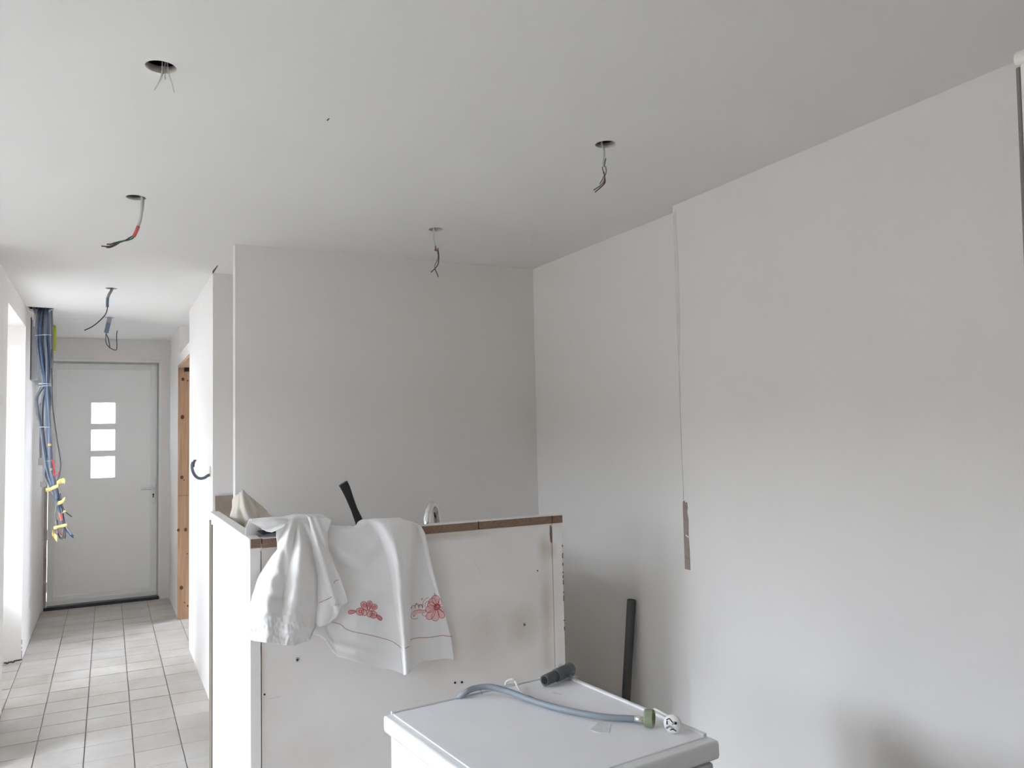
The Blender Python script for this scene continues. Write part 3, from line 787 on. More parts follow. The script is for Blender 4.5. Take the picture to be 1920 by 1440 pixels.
arc(bo, [(1360, 490), (1270, 480), (1190, 500), (1145, 550), (1160, 605), (1215, 610), (1240, 590)], TWD*.8)
arc(bo, [(1360, 500), (1300, 540), (1330, 570), (1370, 560)], TWD*.8)
for cx, cy in ((1180, 450), (1228, 430), (1282, 440)): arc(bo, [(cx-32, cy+20), (cx-20, cy-22), (cx+10, cy-28), (cx+28, cy+15)], TWD*.8)
arc(bo, [(1310, 440), (1315, 370), (1360, 320), (1400, 310)], TWD*.8); arc(bo, [(1340, 440), (1345, 390), (1385, 360), (1410, 400)], TWD*.8)
arc(bo, [(1278, 322), (1292, 330), (1300, 322)], TWD*.8); arc(bo, [(1300, 308), (1308, 322), (1296, 342)], TWD*.8)
arc(bo, [(1475, 240), (1480, 265), (1500, 290)], TWD*.8); arc(bo, [(1215, 390), (1222, 400)], TWD); arc(bo, [(1140, 440), (1150, 452)], TWD); arc(bo, [(1180, 565), (1195, 572)], TWD)
fan_face(bf, [zt(x, y) for x, y in ((1150, 550), (1190, 500), (1270, 482), (1350, 492), (1300, 530), (1220, 530), (1180, 590))])
fm = obj('flower_motif', bf, 'emb_pink', emb); obj('motif_outline', bo, 'emb_red', fm, True); obj('motif_centre', bi, 'emb_rose', fm)
b = bmesh.new(); tube(b, [on_b(*zt(x, y)) for x, y in ((20, 655), (140, 690), (220, 755), (340, 795), (600, 850), (850, 920), (950, 980), (1005, 1025), (1060, 1026), (1112, 1000))], .0009, 5, 5)
obj('stitch_line', b, 'thread', emb, True)
b = bmesh.new(); tube(b, [on_b(*zt(x, y)) for x, y in ((1135, 908), (1220, 880), (1430, 870), (1580, 845), (1640, 852), (1725, 862))], .0009, 5, 5)
obj('stitch_line', b, 'thread', emb, True)

# --- plain white cloth (left)
wc = thing('white_cloth', 'bunched white cotton cloth hanging over the corner of the partition', 'cloth', (.55, PYF, PZ))
def z4(x, y): return (400+x/4, 880+y/4)
def tab(pp, rev=True): return [(z4(x, y)[1], z4(x, y)[0]) for x, y in pp]
AL = tab([(480, 300), (470, 470), (482, 600), (440, 650), (340, 800), (292, 950), (270, 1050), (270, 1400)])
AR = tab([(720, 300), (745, 400), (765, 600), (802, 800), (802, 1000), (768, 1190), (740, 1300), (730, 1400)])
Atop = [(510, 976), (530, 974), (555, 970), (575, 969.5), (590, 971)]
Abot = [(467, 1197), (472, 1201), (485, 1203), (520, 1207), (540, 1210), (560, 1211), (572, 1205), (578, 1203), (586, 1203), (592, 1178)]
def adepth(px, py, s, t):
    d = .010+.050*math.sin(math.pi*min(1, max(0, .06+s*.9)))**.8*sst(965, 1080, py)
    d += .022*sst(.05, .5, t)*math.exp(-((s-.62)/.16)**2)
    d += .020*math.exp(-((s-.28)/.12)**2)*sst(1060, 1110, py)
    # folds fanning out from the gathered top
    fan = (px-560)/max(20, py-940)
    d += .013*math.sin(fan*17+.9)*sst(975, 1010, py)*(1-.55*sst(1100, 1200, py))
    # diagonal fold from the top to the left, crossing tucks
    d += .014*math.exp(-(((px-545)+(py-1000)*.18)/7)**2)*sst(965, 985, py)*(1-sst(1060, 1110, py))
    d -= .014*math.exp(-(((px-533)+(py-1060)*.05)/6)**2)*sst(1010, 1050, py)*(1-sst(1120, 1180, py))
    d += .010*math.exp(-(((py-1097)-(px-500)*.35)/7)**2)*math.exp(-((px-505)/26)**2)
    d -= .012*math.exp(-(((py-1115)-(px-505)*.25)/8)**2)*math.exp(-((px-505)/30)**2)
    a = abs(n2(px, py, .022, 1)); d += .020*(.3-a)*sst(.15, .5, t)
    a = abs(n2(px, py*.6, .05, 5)); d += .008*(.3-a)*sst(.1, .6, t)
    # gathered ruffle near the hem
    d += .004*math.exp(-((py-1152-(px-470)*.10)/6)**2)*(1+.6*math.sin(px*.42+py*.05))*(1-sst(545, 580, px))
    d += .004*n2(px*1.6, py, .12, 2)*sst(1140, 1165, py)
    d += .010*sst(.93, 1.0, t)
    return d
drape('hanging_fold', AL, AR, lambda s: ip(515+s*75, Atop), lambda s: ip(468+s*124, Abot), adepth, wc, 90, 130)
A2L = tab([(700, 340), (725, 400), (745, 600), (782, 800), (782, 1000), (760, 1250)])
A2R = tab([(880, 340), (886, 385), (855, 470), (862, 600), (900, 700), (952, 800), (1012, 988), (1000, 1005), (962, 1020), (930, 1100), (880, 1165), (850, 1200)])
def a2depth(px, py, s, t):
    d = .026+.020*math.sin(math.pi*s)*sst(970, 1040, py)
    d += .012*math.exp(-(((px-590)-(py-1000)*.30)/5)**2)+.008*math.exp(-(((px-604)-(py-1000)*.42)/5)**2)
    d += .006*n2(px, py, .04, 7)+.012*sst(.7, 1, s)*sst(1050, 1120, py)
    return d
drape('flap', A2L, A2R, lambda s: ip(575+s*46, [(575, 970), (600, 969.5), (614, 970), (621, 976)]), lambda s: ip(s, [(0, 1172), (.3, 1176), (.7, 1172), (1, 1160)]), a2depth, wc, 50, 90)
A3L = tab([(284, 390), (290, 410), (330, 480), (380, 506), (400, 520)])
A3R = tab([(640, 355), (500, 470), (478, 500), (440, 515), (420, 525)])
def a3depth(px, py, s, t): return .004+.018*sst(0, .8, s)+.012*math.sin(t*5+s*3)+.006*n2(px, py, .05, 4)
drape('top_fold', tab([(284, 380), (284, 396), (310, 430), (345, 470), (390, 495), (410, 510)]), tab([(560, 380), (540, 420), (500, 470), (470, 495), (430, 512), (415, 520)]), lambda s: 978-3.5*s, lambda s: ip(s, [(0, 979.5), (.12, 988), (.35, 996), (.6, 998), (.85, 994), (1, 988)]), a3depth, wc, 40, 24, True, .10)
def on_a2(px, py):
    l = ip(py, A2L); r = ip(py, A2R); s = (px-l)/(r-l); t = (py-970)/(1172-970)
    return at(px, py, 1, YC-a2depth(px, py, s, t)-.003)
for seg in (((793, 1000), (830, 985), (860, 972), (888, 955)), ((905, 850), (918, 835), (942, 829))):
    b = bmesh.new(); tube(b, [on_a2(*z4(x, y)) for x, y in seg], .0009, 5, 4); obj('stitch_line', b, 'thread', wc, True)

# ------------------------------------------------------------------ washing machine
ANG = math.radians(5.4)
A0 = Vector((.619, 1.948, 0)); eu = Vector((math.cos(ANG), math.sin(ANG), 0)); ev = Vector((math.sin(ANG), -math.cos(ANG), 0))
MW, MD, MH = .556, .60, .80
def mw(u, v, z): return A0+eu*u+ev*v+Vector((0, 0, z))
def mbox(u0, u1, v0, v1, z0, z1, bev=0):
    b = box(u0, u1, v0, v1, z0, z1, bev=bev)
    for v in b.verts: v.co = mw(*v.co)
    return b
wm = thing('washing_machine', 'white washing machine in front of the partition', 'washing machine', (.9, 1.65, 0))
obj('machine_body', mbox(.012, MW-.012, .02, MD-.02, .03, MH-.045, bev=.004), 'enamel', wm)
obj('lid', mbox(0, MW, 0, MD, MH-.045, MH-.004, bev=.008), 'enamel', wm, True)
obj('lid_panel', mbox(.022, MW-.016, .012, MD-.03, MH-.006, MH-.0015, bev=.002), 'lid', wm)
obj('lid_rim', mbox(MW-.0155, MW-.004, .012, MD-.035, MH-.006, MH+.003, bev=.003), 'enamel', wm)
obj('lid_rim', mbox(.02, MW-.017, .002, .0105, MH-.006, MH+.003, bev=.003), 'enamel', wm)
fp = obj('control_fascia', mbox(.014, MW-.014, MD-.025, MD-.008, MH-.16, MH-.052, bev=.006), 'fascia', wm)
obj('control_window', mbox(.20, MW-.03, MD-.008, MD-.004, MH-.14, MH-.075), 'navy', fp)
obj('drawer', mbox(.03, .18, MD-.008, MD-.002, MH-.15, MH-.07, bev=.003), 'enamel', fp)
b = bmesh.new(); lathe(b, [(.028, 0), (.026, .018), (.01, .02)], mw(.30, MD-.006, MH-.105), ev, 24); obj('dial', b, 'steel', fp, True)
b = bmesh.new(); lathe(b, [(.17, 0), (.175, .02), (.15, .028), (.125, .02), (.12, .005), (.05, -.0)], mw(MW/2, MD-.022, .36), ev, 40); dr = obj('door', b, 'fascia', wm, True)
b = bmesh.new(); lathe(b, [(.122, 0), (.11, .02), (.07, .035), (.02, .04)], mw(MW/2, MD-.018, .36), ev, 32); obj('door_glass', b, 'navy', dr, True)
obj('kick_panel', mbox(.02, MW-.02, MD-.03, MD-.018, .03, .12), 'enamel', wm)
for u in (.06, MW-.06):
    for v in (.07, MD-.08):
        b = bmesh.new(); lathe(b, [(.02, 0), (.02, .012), (.012, .014), (.012, .032)], mw(u, v, 0)); obj('foot', b, 'blackpl', wm)
# corner mark and glue residues on the lid
ZT = MH-.0012
def lid_patch(pp, material='gluemark'):
    b = bmesh.new(); A = [b.verts.new(at(x, y, 2, ZT+.0006)) for x, y in pp]; B = [b.verts.new(v.co-Vector((0, 0, .001))) for v in A]
    b.faces.new(A); b.faces.new(B); n = len(pp)
    for k in range(n): b.faces.new((A[k], A[(k+1) % n], B[(k+1) % n], B[k]))
    obj('glue_residue', b, material, wm)
lid_patch([(1122, 1354), (1146, 1358), (1142, 1374), (1124, 1374), (1106, 1368)])
lid_patch([(1035, 1297), (1052, 1300), (1054, 1304), (1038, 1301)], 'filler')
# hose, laid from the back edge across the lid
hs = thing('fill_hose', 'grey braided fill hose with an olive nut on the washing machine', 'hose', at(1060, 1330, 2, MH))
rz = MH+.0085
hp_ = [mw(.19, .03, MH-.065), mw(.19, -.004, MH-.06), mw(.194, -.016, MH-.03), at(872, 1299, 2, rz+.004), at(893, 1290, 2, rz+.010), at(920, 1288, 2, rz+.012), at(955, 1297, 2, rz+.006), at(1000, 1314, 2, rz), at(1060, 1331, 2, rz), at(1130, 1344, 2, rz), at(1192, 1348, 2, rz)]
b = bmesh.new(); tube(b, hp_, .0078, 12, 8); obj('hose', b, 'hose', hs, True)
pa, pb = at(1190, 1348, 2, rz), at(1209, 1349, 2, rz+.001)
b = bmesh.new(); tube(b, [pa, pb], .0086, 14, 0); obj('ferrule', b, 'chrome', hs, True)
pc = at(1207, 1347, 2, rz+.010); dr_ = (pb-pa); dr_.z = 0; dr_.normalize()
pc.z = MH+.0205
b = bmesh.new(); lathe(b, [(.010, 0), (.019, .002), (.020, .006), (.020, .022), (.017, .025), (.014, .0245), (.013, .006)], pc, dr_, 18); obj('nut', b, 'nut', hs)
b = bmesh.new(); tube(b, [at(x, y, 2, rz+.011)+Vector((0, 0, 0)) for x, y in ((899, 1287), (901, 1293), (904, 1302))], .0012, 6, 4); obj('tape_strip', b, 'film', hs)
g = []
for k in range(9):
    a = math.pi*(-.15+1.3*k/8); c_ = at(993, 1311, 2, rz); d_ = (at(1010, 1318, 2, rz)-at(980, 1306, 2, rz)).normalized(); n_ = d_.cross(Vector((0, 0, 1)))
    g.append([c_+n_*math.cos(a)*.0086+Vector((0, 0, 1))*math.sin(a)*.0086+d_*w for w in (-.010, 0, .010)])
b = bmesh.new(); sheet(b, g); o = obj('tape_band', b, 'film', hs, True); o.modifiers.new('t', 'SOLIDIFY').thickness = .0004
# dark pipe fitting on the back corner
f0, f1 = at(1021, 1276, 2, MH+.017), at(1071, 1254, 2, MH+.020)
fit = thing('pipe_fitting', 'dark grey plastic pipe connector taped on the back corner of the machine', 'pipe fitting', f0)
dv = (f1-f0); ln = dv.length; dv.normalize()
b = bmesh.new(); lathe(b, [(.0105, .004), (.0105, 0), (.0145, -.001), (.015, .003), (.015, ln*.40)], f0, dv, 20)
obj('narrow_end', b, 'pvcdark', fit, True)
b = bmesh.new(); lathe(b, [(.015, ln*.40), (.0175, ln*.41), (.0175, ln*.985), (.016, ln*1.0), (.0125, ln*1.0), (.0125, ln*.95)], f0, dv, 20); obj('socket_end', b, 'pvcmid', fit, True)
b = bmesh.new(); lathe(b, [(.0102, -.0015), (.0100, .002)], f0, dv, 16); obj('bore', b, 'darkhole', fit)
g = []
for k in range(7):
    a = k/6; q = at(1048+a*36, 1246+a*26, 2, MH+.040-.036*a**.7); g.append([q+Vector((.012, .012, 0))*w+Vector((0, 0, .003*math.sin(w*5+a*7))) for w in (-1, -.5, 0, .5, 1)])
b = bmesh.new(); sheet(b, g); o = obj('tape_strip', b, 'film', fit, True); o.modifiers.new('t', 'SOLIDIFY').thickness = .0004
# plug and its cable
pg0 = at(1260, 1358, 2, MH+.0215)
pl = thing('power_plug', 'white two-pin power plug on the corner of the washing machine', 'plug', (pg0.x, pg0.y, MH))
to = (Vector((CAM.x, CAM.y, MH+.25))-pg0); to.normalize(); to = (to+cR*(-.35)).normalized()
b = bmesh.new(); lathe(b, [(.006, -.040), (.010, -.036), (.0135, -.022), (.0195, -.010), (.0205, -.002), (.0195, 0), (.004, .0005)], pg0, to, 24); obj('plug_body', b, 'plug', pl, True)
up = (Vector((0, 0, 1))-to*to.z).normalized(); sd = up.cross(to)
for q, w in ((-.009, 1), (.009, 1)):
    c_ = pg0+sd*q*.75+up*q*.6
    b = bmesh.new(); tube(b, [c_, c_+to*.019], .0024, 10, 0); obj('pin', b, 'steel', pl, True)
b = bmesh.new(); lathe(b, [(.0035, 0), (.0035, .0012)], pg0+up*.004+sd*.008, to, 10); obj('earth_socket', b, 'darkhole', pl)
b = bmesh.new()
for a_, c_ in (((-.013, .008), (-.006, .012)), ((-.006, .012), (.004, .002)), ((.004, .002), (.011, .003)), ((-.004, -.013), (.003, -.010)), ((.003, -.010), (.010, -.013)), ((-.012, -.002), (-.012, .006))):
    tube(b, [pg0+sd*a_[0]+up*a_[1]+to*.0012, pg0+sd*c_[0]+up*c_[1]+to*.0012], .0011, 5, 0)
obj('moulded_marks', b, 'darkhole', pl)
tail = pg0-to*.038
b = bmesh.new(); tube(b, [tail, tail-to*.015+Vector((.004, .008, -.008)), mw(MW-.004, .40, MH+.007), mw(MW+.005, .375, MH-.002), mw(MW+.006, .30, MH-.03), mw(MW+.006, .10, MH-.035), mw(MW+.003, -.004, MH-.04), mw(MW-.05, .005, MH-.06)], .0032, 8, 6); obj('plug_cable', b, 'wire_white', pl, True)
# white cable loop at the back edge
cp = [mw(.37, .03, MH-.07), mw(.36, -.008, MH-.05), at(948, 1283, 2, MH+.004), at(953, 1276, 2, MH+.014), at(960, 1274, 2, MH+.018), at(966, 1278, 2, MH+.012), at(971, 1289, 2, MH+.005), at(978, 1299, 2, MH+.004), at(986, 1306, 2, MH+.004)]
b = bmesh.new(); tube(b, cp, .0034, 8, 6); solo('white_cable', b, 'wire_white', 'thin white cable curling over the back edge of the machine', 'cable')
# tall grey pipe leaning on the right wall
b = bmesh.new(); p1 = Vector((2.178, 3.058, .702)); q_ = at(1174, 1306, 0, 2.155); p0 = p1+(q_-p1)*(.701/(p1.z-q_.z)); d_ = (p1-p0); l_ = d_.length
lathe(b, [(.0205, 0), (.0205, l_), (.018, l_), (.018, l_-.12)], p0, d_, 24)
solo('drain_pipe', b, 'pvcdark', 'dark grey drain pipe leaning against the wall behind the machine', 'pipe')

# ------------------------------------------------------------------ fridge at the right edge
fr = thing('fridge', 'tall pale fridge with a dark grey edge strip beside the right wall', 'fridge', (1.36, .14, 0))
fr.rotation_euler = (0, math.radians(2.0), 0)      # unlevelled: its left feet are screwed out further
x0 = .728
obj('fridge_body', box(x0-.006, 1.33, -.16, .4325, .03, 1.824, bev=.002), 'fridge', fr)
obj('edge_strip', box(x0-.0062, 1.33, .4325, .4365, .03, 1.822, bev=.0015), 'fridgeedge', fr, True)  # thin dark grey strip down the far edge
obj('top_cap', box(x0-.008, 1.332, -.165, .4385, 1.824, 1.838, bev=.005), 'fridgecap', fr, True)
for z0, z1 in ((.05, .70), (.71, 1.795)):
    d = obj('fridge_door', box(x0-.003, 1.33, -.235, -.165, z0, z1, bev=.01), 'fridge', fr, True)
    b = bmesh.new(); zc = z1-.12 if z0 < .5 else z0+.12
    tube(b, [(x0+.05, -.235, zc-.08), (x0+.05, -.265, zc-.08), (x0+.05, -.265, zc+.08), (x0+.05, -.235, zc+.08)], .008, 8, 3); obj('door_handle', b, 'steel', d, True)
for x, h0 in ((x0+.06, -.019), (1.30, .001)):
    for y in (-.1, .37):
        b = bmesh.new(); lathe(b, [(.018, h0), (.018, h0+.008), (.010, h0+.01), (.010, .032)], (x, y, 0)); obj('foot', b, 'blackpl', fr)

# ------------------------------------------------------------------ cables hanging from the ceiling cut-outs
def hang(name, label, base, parts_, group=None):
    """parts_: (part name, material, radius, [(px, py, dY)...], plane Y)"""
    t = thing(name, label, 'cable', (base[0], base[1], H), group)
    for nm, mt, r, pp, Y in parts_:
        b = bmesh.new(); tube(b, [at(q[0], q[1], 1, Y+(q[2] if len(q) > 2 else 0)) for q in pp], r, 7, 5)
        obj(nm, b, mt, t, True)
    return t
Y1 = 2.12
hang('ceiling_cable', 'thin white strands dangling from the dark open ceiling hole', HOLES[0], [
    ('strand', 'wire_white', .0019, [(305, 105, .02), (304.5, 122, .01), (304, 137), (299, 152), (289, 170)], Y1),
    ('strand', 'wire_white', .0019, [(310, 105, .02), (309, 125, .01), (305, 139), (301, 150, .005)], Y1),
    ('strand', 'wire_white', .0019, [(313, 105, .02), (314, 122, .01), (316.5, 138), (322, 155), (327, 175)], Y1),
    ('strand', 'wire_white', .0016, [(309, 106, .02), (309.5, 122, .01), (309.5, 140), (310, 150)], Y1)])
Y2 = 3.335
hang('ceiling_cable', 'pale cable with red sleeve and blue green wires hanging from the ceiling', HOLES[1], [
    ('sheath', 'sheath', .0055, [(265, 352, .005), (266.5, 375), (265.5, 395), (263.5, 412), (259, 425)], Y2),
    ('sheath', 'cond_lgrey', .004, [(269, 352, .012), (268.5, 380, .01), (266, 400, .01), (262, 420, .01)], Y2),
    ('red_sleeve', 'redsleeve', .0066, [(259.5, 424), (256, 433), (250.5, 444)], Y2),
    ('wire', 'wire_dark', .0024, [(252, 441), (244, 445), (236, 450), (226, 454), (212, 457), (200, 458)], Y2),
    ('wire', 'wire_green', .0024, [(251, 444), (248, 447.5), (238, 450), (224, 453), (212, 456), (206, 459)], Y2-.01),
    ('wire', 'wire_blue', .0024, [(250, 446), (240, 450.5), (228, 453), (216, 460), (206, 464), (199, 464)], Y2+.01),
    ('wire', 'wire_brown', .0028, [(226, 453), (214, 459), (203, 462), (190, 461.5)], Y2)])
Y3 = 3.347
hang('ceiling_cable', 'pale cable with forked grey wires hanging in front of the kitchen wall', HOLES[2], [
    ('sheath', 'sheath', .0042, [(812, 415), (812.8, 430), (813, 445), (815, 458), (817, 466)], Y3),
    ('sleeve', 'redsleeve', .0038, [(816, 460), (817.5, 466), (819, 471)], Y3+.003),
    ('wire', 'wire_brown', .002, [(817, 461), (816, 467), (815, 469.5), (819, 469)], Y3-.006),
    ('wire', 'wire_dark', .0023, [(821, 465), (822.5, 476), (822.8, 486), (821, 496), (816, 503), (812, 507), (808, 510.5)], Y3),
    ('wire', 'cond_grey', .0019, [(819.5, 468), (821.5, 480), (820, 488), (816, 496), (815.5, 502), (818, 510), (822, 519.5)], Y3-.006),
    ('wire', 'wire_dark', .0025, [(815, 503), (818, 510), (822, 519.5)], Y3+.004)])
Y4 = 2.115
hang('ceiling_cable', 'pale cable with twisted grey wires hanging over the washing machine', HOLES[3], [
    ('sheath', 'sheath', .0038, [(1126, 255, .02), (1129.5, 271, .012), (1132.5, 282), (1132.5, 295), (1131.5, 308), (1132, 313)], Y4),
    ('wire', 'cond_grey', .0017, [(1136, 297), (1134.5, 303), (1133, 313)], Y4-.006),
    ('wire', 'wire_dark', .0015, [(1129, 313), (1131, 321), (1132, 326)], Y4-.004),
    ('wire', 'cond_grey', .0017, [(1135.5, 312), (1136.5, 322), (1134, 330), (1133, 338), (1128, 346), (1113, 356.5)], Y4),
    ('wire', 'wire_brown', .0017, [(1132, 322), (1134, 332), (1134.5, 342), (1128, 350), (1116, 360)], Y4-.004),
    ('wire', 'wire_brown', .0014, [(1133, 328), (1129, 337), (1124.5, 345)], Y4-.003),
    ('wire', 'wire_white', .0014, [(1132, 330), (1131, 338), (1127, 346), (1115, 357)], Y4+.003),
    ('wire', 'wire_dark', .0017, [(1133, 336), (1132, 345), (1125, 352), (1116, 360.5)], Y4+.005)])
Y5 = 5.44
hang('ceiling_cable', 'blue tipped conduit with one dark wire hanging from the hall ceiling', HOLES[4], [
    ('conduit', 'cond_lgrey', .0085, [(211, 532, .01), (209.5, 543), (204.5, 552), (202, 559)], Y5),
    ('conduit', 'bluesleeve', .0085, [(202, 558), (201.3, 566), (201.3, 576)], Y5),
    ('wire', 'wire_dark', .0032, [(201.5, 575), (200.5, 583), (196, 592), (184, 604), (172, 613), (158, 619.5)], Y5)])
Y6 = 6.75
hang('ceiling_cable', 'wide blue conduit with a dark wire loop hanging before the front door', HOLES[5], [
    ('conduit', 'cond_lgrey', .0165, [(206.5, 588), (205.2, 598), (203.5, 606)], Y6),
    ('conduit', 'bluesleeve', .0165, [(203.5, 605), (201.5, 614), (199, 624)], Y6),
    ('wire', 'wire_dark', .0034, [(199, 623), (198, 636), (200, 645), (206, 652), (214, 656), (218.5, 655), (219, 645), (218.5, 632), (219.5, 620)], Y6),
    ('wire', 'wire_dark', .0034, [(199, 626), (203, 635), (205, 645), (206, 653)], Y6-.01)])

# conduit coming out of the hall wall, curled up like a hook
hk = thing('wall_conduit', 'grey conduit with blue wires curling out of the hall wall', 'conduit', at(394, 886, 0, XR))
YH = 4.86
b = bmesh.new(); tube(b, [Vector((XR+.02, YH, 1.29)), at(391, 891, 1, YH), at(383, 896, 1, YH-.01), at(374, 897, 1, YH-.015), at(366, 892, 1, YH-.02), at(361, 882, 1, YH-.02), at(360, 872, 1, YH-.02), at(362, 866, 1, YH-.02)], .0085, 10, 6); obj('conduit', b, 'cond_steel', hk, True)
for dx, mt in ((-.6, 'wire_blue'), (1.2, 'wire_red'), (2.6, 'wire_blue'), (1.0, 'wire_dark')):
    b = bmesh.new(); tube(b, [at(361+dx, 876, 1, YH-.024), at(362+dx, 868, 1, YH-.024), at(365+dx, 862, 1, YH-.02-.004*dx)], .003, 6, 4); obj('wire', b, mt, hk, True)
b = bmesh.new(); lathe(b, [(.034, 0), (.030, .002)], (XR-.002, YH-.005, 1.305), (1, 0, 0), 24); obj('cut_out', b, 'gypsum', hk)

# ------------------------------------------------------------------ electrical back plate and cable bundle on the left wall
eb = thing('electrical_plate', 'grey metal backplate high on the left hall wall', 'electrical panel', (XL, 7.2, 1.95))
obj('plate', box(XL, XL+.012, 6.76, 7.75, 1.955, 2.40), 'panel', eb)
obj('plate_lip', box(XL+.012, XL+.05, 6.76, 6.775, 1.955, 2.40), 'panel', eb)
obj('shadow_gap', box(XL, XL+.006, 6.752, 6.76, 1.955, 2.42), 'thresh', eb)
for z in (2.16, 2.23):
    obj('bracket', box(XL+.012, XL+.06, 6.78, 6.84, z, z+.035, bev=.003), 'cond_grey', eb)
obj('terminal', box(XL+.012, XL+.05, 6.80, 6.83, 2.125, 2.145), 'brass', eb)
q0 = at(96, 611, 1, 7.3); q1 = at(104, 657, 1, 7.3)
obj('terminal_strip', box(q0.x, q1.x, 7.3, 7.42, q1.z, q0.z, bev=.003), 'lime', eb, label='lime yellow plastic strip')
q0 = at(93, 611, 1, 7.28); q1 = at(97.5, 660, 1, 7.28)
obj('strip_cover', box(XL+.012, q1.x, 7.24, 7.44, q1.z, q0.z, bev=.003), 'panel', eb)
YB = 6.44
cb = thing('cable_bundle', 'thick bundle of blue and grey conduits taped and hanging by the front door', 'cable bundle', at(100, 900, 1, YB))
def run(nm, mt, r, pp, dy=0, n=8):
    b = bmesh.new(); tube(b, [at(q[0], q[1], 1, YB+dy+(q[2] if len(q) > 2 else 0)) for q in pp], r, n, 5); obj(nm, b, mt, cb, True)
up_ = 566
run('conduit', 'cond_steel', .0092, [(76, up_, .06), (73, 580, .02), (70, 600), (69.5, 640), (74, 675), (80, 705), (81.5, 723), (75, 733), (69, 748), (70.5, 772), (75.5, 800), (80, 830), (84, 860), (90, 888), (97, 912)], 0)
run('conduit', 'cond_blue', .0095, [(82, up_, .06), (78, 585), (76, 605), (75.5, 640), (80, 680), (84, 705), (85, 722), (87, 745), (89, 775), (91, 805), (92, 830), (92, 860), (95, 888), (103, 922), (110, 950), (115, 972), (121, 986), (131, 1000), (137, 1007)], -.012)
run('conduit', 'cond_grey', .0095, [(85, up_, .06), (83, 585), (82.5, 620), (84, 660), (86, 700), (87, 722), (80, 746), (77.5, 780), (79.5, 812), (84, 845), (85, 872), (84, 893), (91, 908), (102, 928)], .01)
run('conduit', 'cond_blue', .0095, [(90, up_, .06), (89, 590), (88.5, 620), (92, 660), (91.5, 700), (90, 722), (93, 745), (92.5, 790), (95, 830), (97, 870), (102, 900), (110, 930), (113, 952)], -.004)
run('conduit', 'cond_lgrey', .009, [(92, up_, .06), (92.5, 590), (93.5, 640), (95, 685), (92, 722), (86.5, 750), (84, 790), (87, 830), (93.5, 868), (99, 905)], .016)
run('conduit', 'cond_lgrey', .0095, [(79, up_, .06), (80, 590), (79, 615), (79, 650), (83, 690), (88, 722), (84, 760), (82, 800), (84, 830), (86, 858)], .022)
run('conduit', 'cond_steel', .009, [(87, up_, .06), (86, 600), (85, 640), (88, 680), (88.5, 722), (91, 760), (93.5, 800), (93, 835), (94.5, 870), (101, 905), (108, 935)], -.02)
run('conduit', 'cond_grey', .0085, [(95, up_, .06), (97, 600), (98, 650), (97, 690), (94, 722), (94.5, 760)], .03)
run('conduit', 'cond_lgrey', .009, [(62, 572, .05), (66, 585), (71, 595), (76, 598, .03)], .01)
run('conduit', 'wire_white', .0065, [(66, 585, .02), (64.5, 600), (64, 612)], .02)
run('conduit', 'cond_lgrey', .010, [(104, 577, .03), (98, 579), (92, 582), (88, 588)], .01)
run('wire', 'wire_dark', .0042, [(97, 655), (95.5, 690), (97.5, 720), (98, 745), (99.5, 770), (103, 797), (107.5, 828), (113, 860), (113.5, 878), (111, 892), (106, 903)], -.02)
run('wire', 'wire_dark', .003, [(96.5, 690), (98.5, 715), (97, 740), (94, 748)], -.026)
run('wire', 'wire_red', .0032, [(97.5, 862), (100.5, 873), (102.5, 884), (101.5, 892)], -.03)
run('wire', 'wire_red', .0026, [(99.5, 863), (102, 875), (101, 890), (105, 891), (112, 884)], -.033)
run('wire', 'wire_dark', .0036, [(113, 925), (116, 945), (121, 957), (128, 964), (135, 969)], -.02)
run('wire', 'wire_blue', .005, [(108, 918), (113, 935), (117, 955), (120, 975), (122, 990)], .01)
run('wire', 'cond_grey', .0034, [(107, 948), (104, 960), (104.5, 972), (107, 983), (108, 992)], -.015)
run('wire', 'cond_grey', .006, [(107, 975), (108, 995), (112, 1008), (117, 1009), (119, 1000), (120, 985)], -.01)
run('wire', 'wire_dark', .0034, [(122, 985), (123, 997), (121.5, 1010)], -.02)
run('wire', 'wire_blue', .0036, [(125, 992), (131, 1003), (138, 1009)], -.03)
run('wire', 'cond_lgrey', .0036, [(122, 986), (129, 996), (134, 1003)], -.034)
run('red_sleeve', 'redsleeve', .0085, [(112, 962), (114, 969), (116.5, 976)], -.03)
run('wire_offcut', 'wire_red', .0028, [(111, 995), (114, 1002), (118, 1004)], -.026)
run('wire', 'tape', .005, [(118, 962), (121, 958), (124, 960)], -.034, 6)
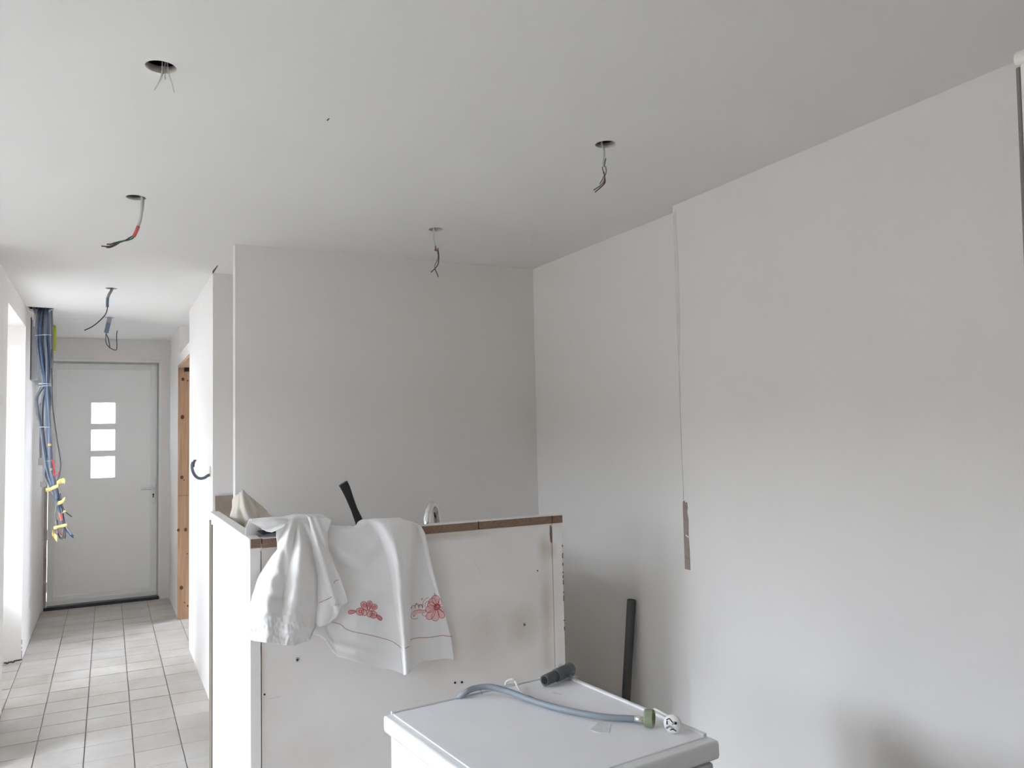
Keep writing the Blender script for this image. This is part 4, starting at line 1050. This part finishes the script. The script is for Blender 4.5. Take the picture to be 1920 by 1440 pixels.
# ties round the bundle
def tie(x0, x1, y, dy0=-.05, r=.0024, sl=0):
    b = bmesh.new(); c = at((x0+x1)/2, y, 1, YB); w = (at(x1, y, 1, YB)-at(x0, y, 1, YB)).length/2
    pp = [c+Vector((math.cos(a)*w, math.sin(a)*.036, math.cos(a)*sl)) for a in [2*math.pi*k/20 for k in range(21)]]
    tube(b, pp, r, 6, 0, False); obj('cable_tie', b, 'tie', cb, True)
for a in ((66, 96, 629, .004), (73, 97, 720, .0), (74, 96, 724, .003), (74, 97, 801, -.002), (87, 97, 864, 0)): tie(*a[:3], sl=a[3])
def tape_wrap(pp, h, y0):
    """a flat band of masking tape round the bundle"""
    b = bmesh.new(); g = []
    n = len(pp)
    for k, (x, y) in enumerate(pp):
        c = at(x, y, 1, YB+y0); g.append([c+Vector((0, .012*math.sin(k*1.3), w*h)) for w in (-.5, 0, .5)])
    sheet(b, g); o = obj('masking_tape', b, 'tape', cb, True); o.modifiers.new('t', 'SOLIDIFY').thickness = .0015
tape_wrap([(86, 919), (93, 918), (101, 914), (109, 911)], .026, -.045)
tape_wrap([(106, 907), (112, 903), (120, 901), (122, 904)], .036, -.040)
tape_wrap([(108, 944), (115, 942), (119, 938), (122, 935)], .028, -.045)
tape_wrap([(101, 990), (110, 988), (118, 986), (126, 984)], .022, -.048)
tape_wrap([(98, 1000), (101, 1003), (104, 1007), (107, 1010)], .045, -.040)
tape_wrap([(90, 834), (96, 834)], .016, -.04); tape_wrap([(94, 881), (98, 880)], .018, -.045)
# pale clips and conduit stub fixed to the wall beside the door
wc2 = thing('wall_clips', 'pale conduit clips on the wall corner beside the cable bundle', 'clip', at(78, 868, 0, XL+.02))
for px, py, s_ in ((77, 865, .028), (81, 908, .022)):
    p = at(px, py, 1, 7.2); obj('clip', box(p.x-.02, p.x+.02, 7.19, 7.215, p.z-s_, p.z+s_, bev=.004), 'sheath', wc2)
p = at(76, 823, 1, 7.2); b = bmesh.new(); tube(b, [Vector((p.x, 7.2, p.z+.28)), Vector((p.x, 7.2, p.z)), Vector((p.x+.004, 7.2, p.z-.18))], .009, 8, 3); obj('conduit_stub', b, 'cond_lgrey', wc2, True)
# small round filler patch low on the left wall
p = at(55, 1127, 0, XL); b = bmesh.new(); lathe(b, [(.055, 0), (.045, .004)], (XL, p.y, p.z), (1, 0, 0), 20); obj('filler_patch', b, 'filler', wl)

# ------------------------------------------------------------------ outside
b = box(-40, 12, -30, 40, -.35, -.16)
struct('ground', b, 'ground')
struct('wall_sky_block', box(-12.3, -12.0, -25, 30, -.16, 3.0), 'ground')  # unseen wall added to block the low sky from the windows
struct('wall_hall_light_block', box(-4.6, -4.3, 4.9, 12, -.16, 5.0), 'render')  # unseen wall added to cut the daylight entering the hall
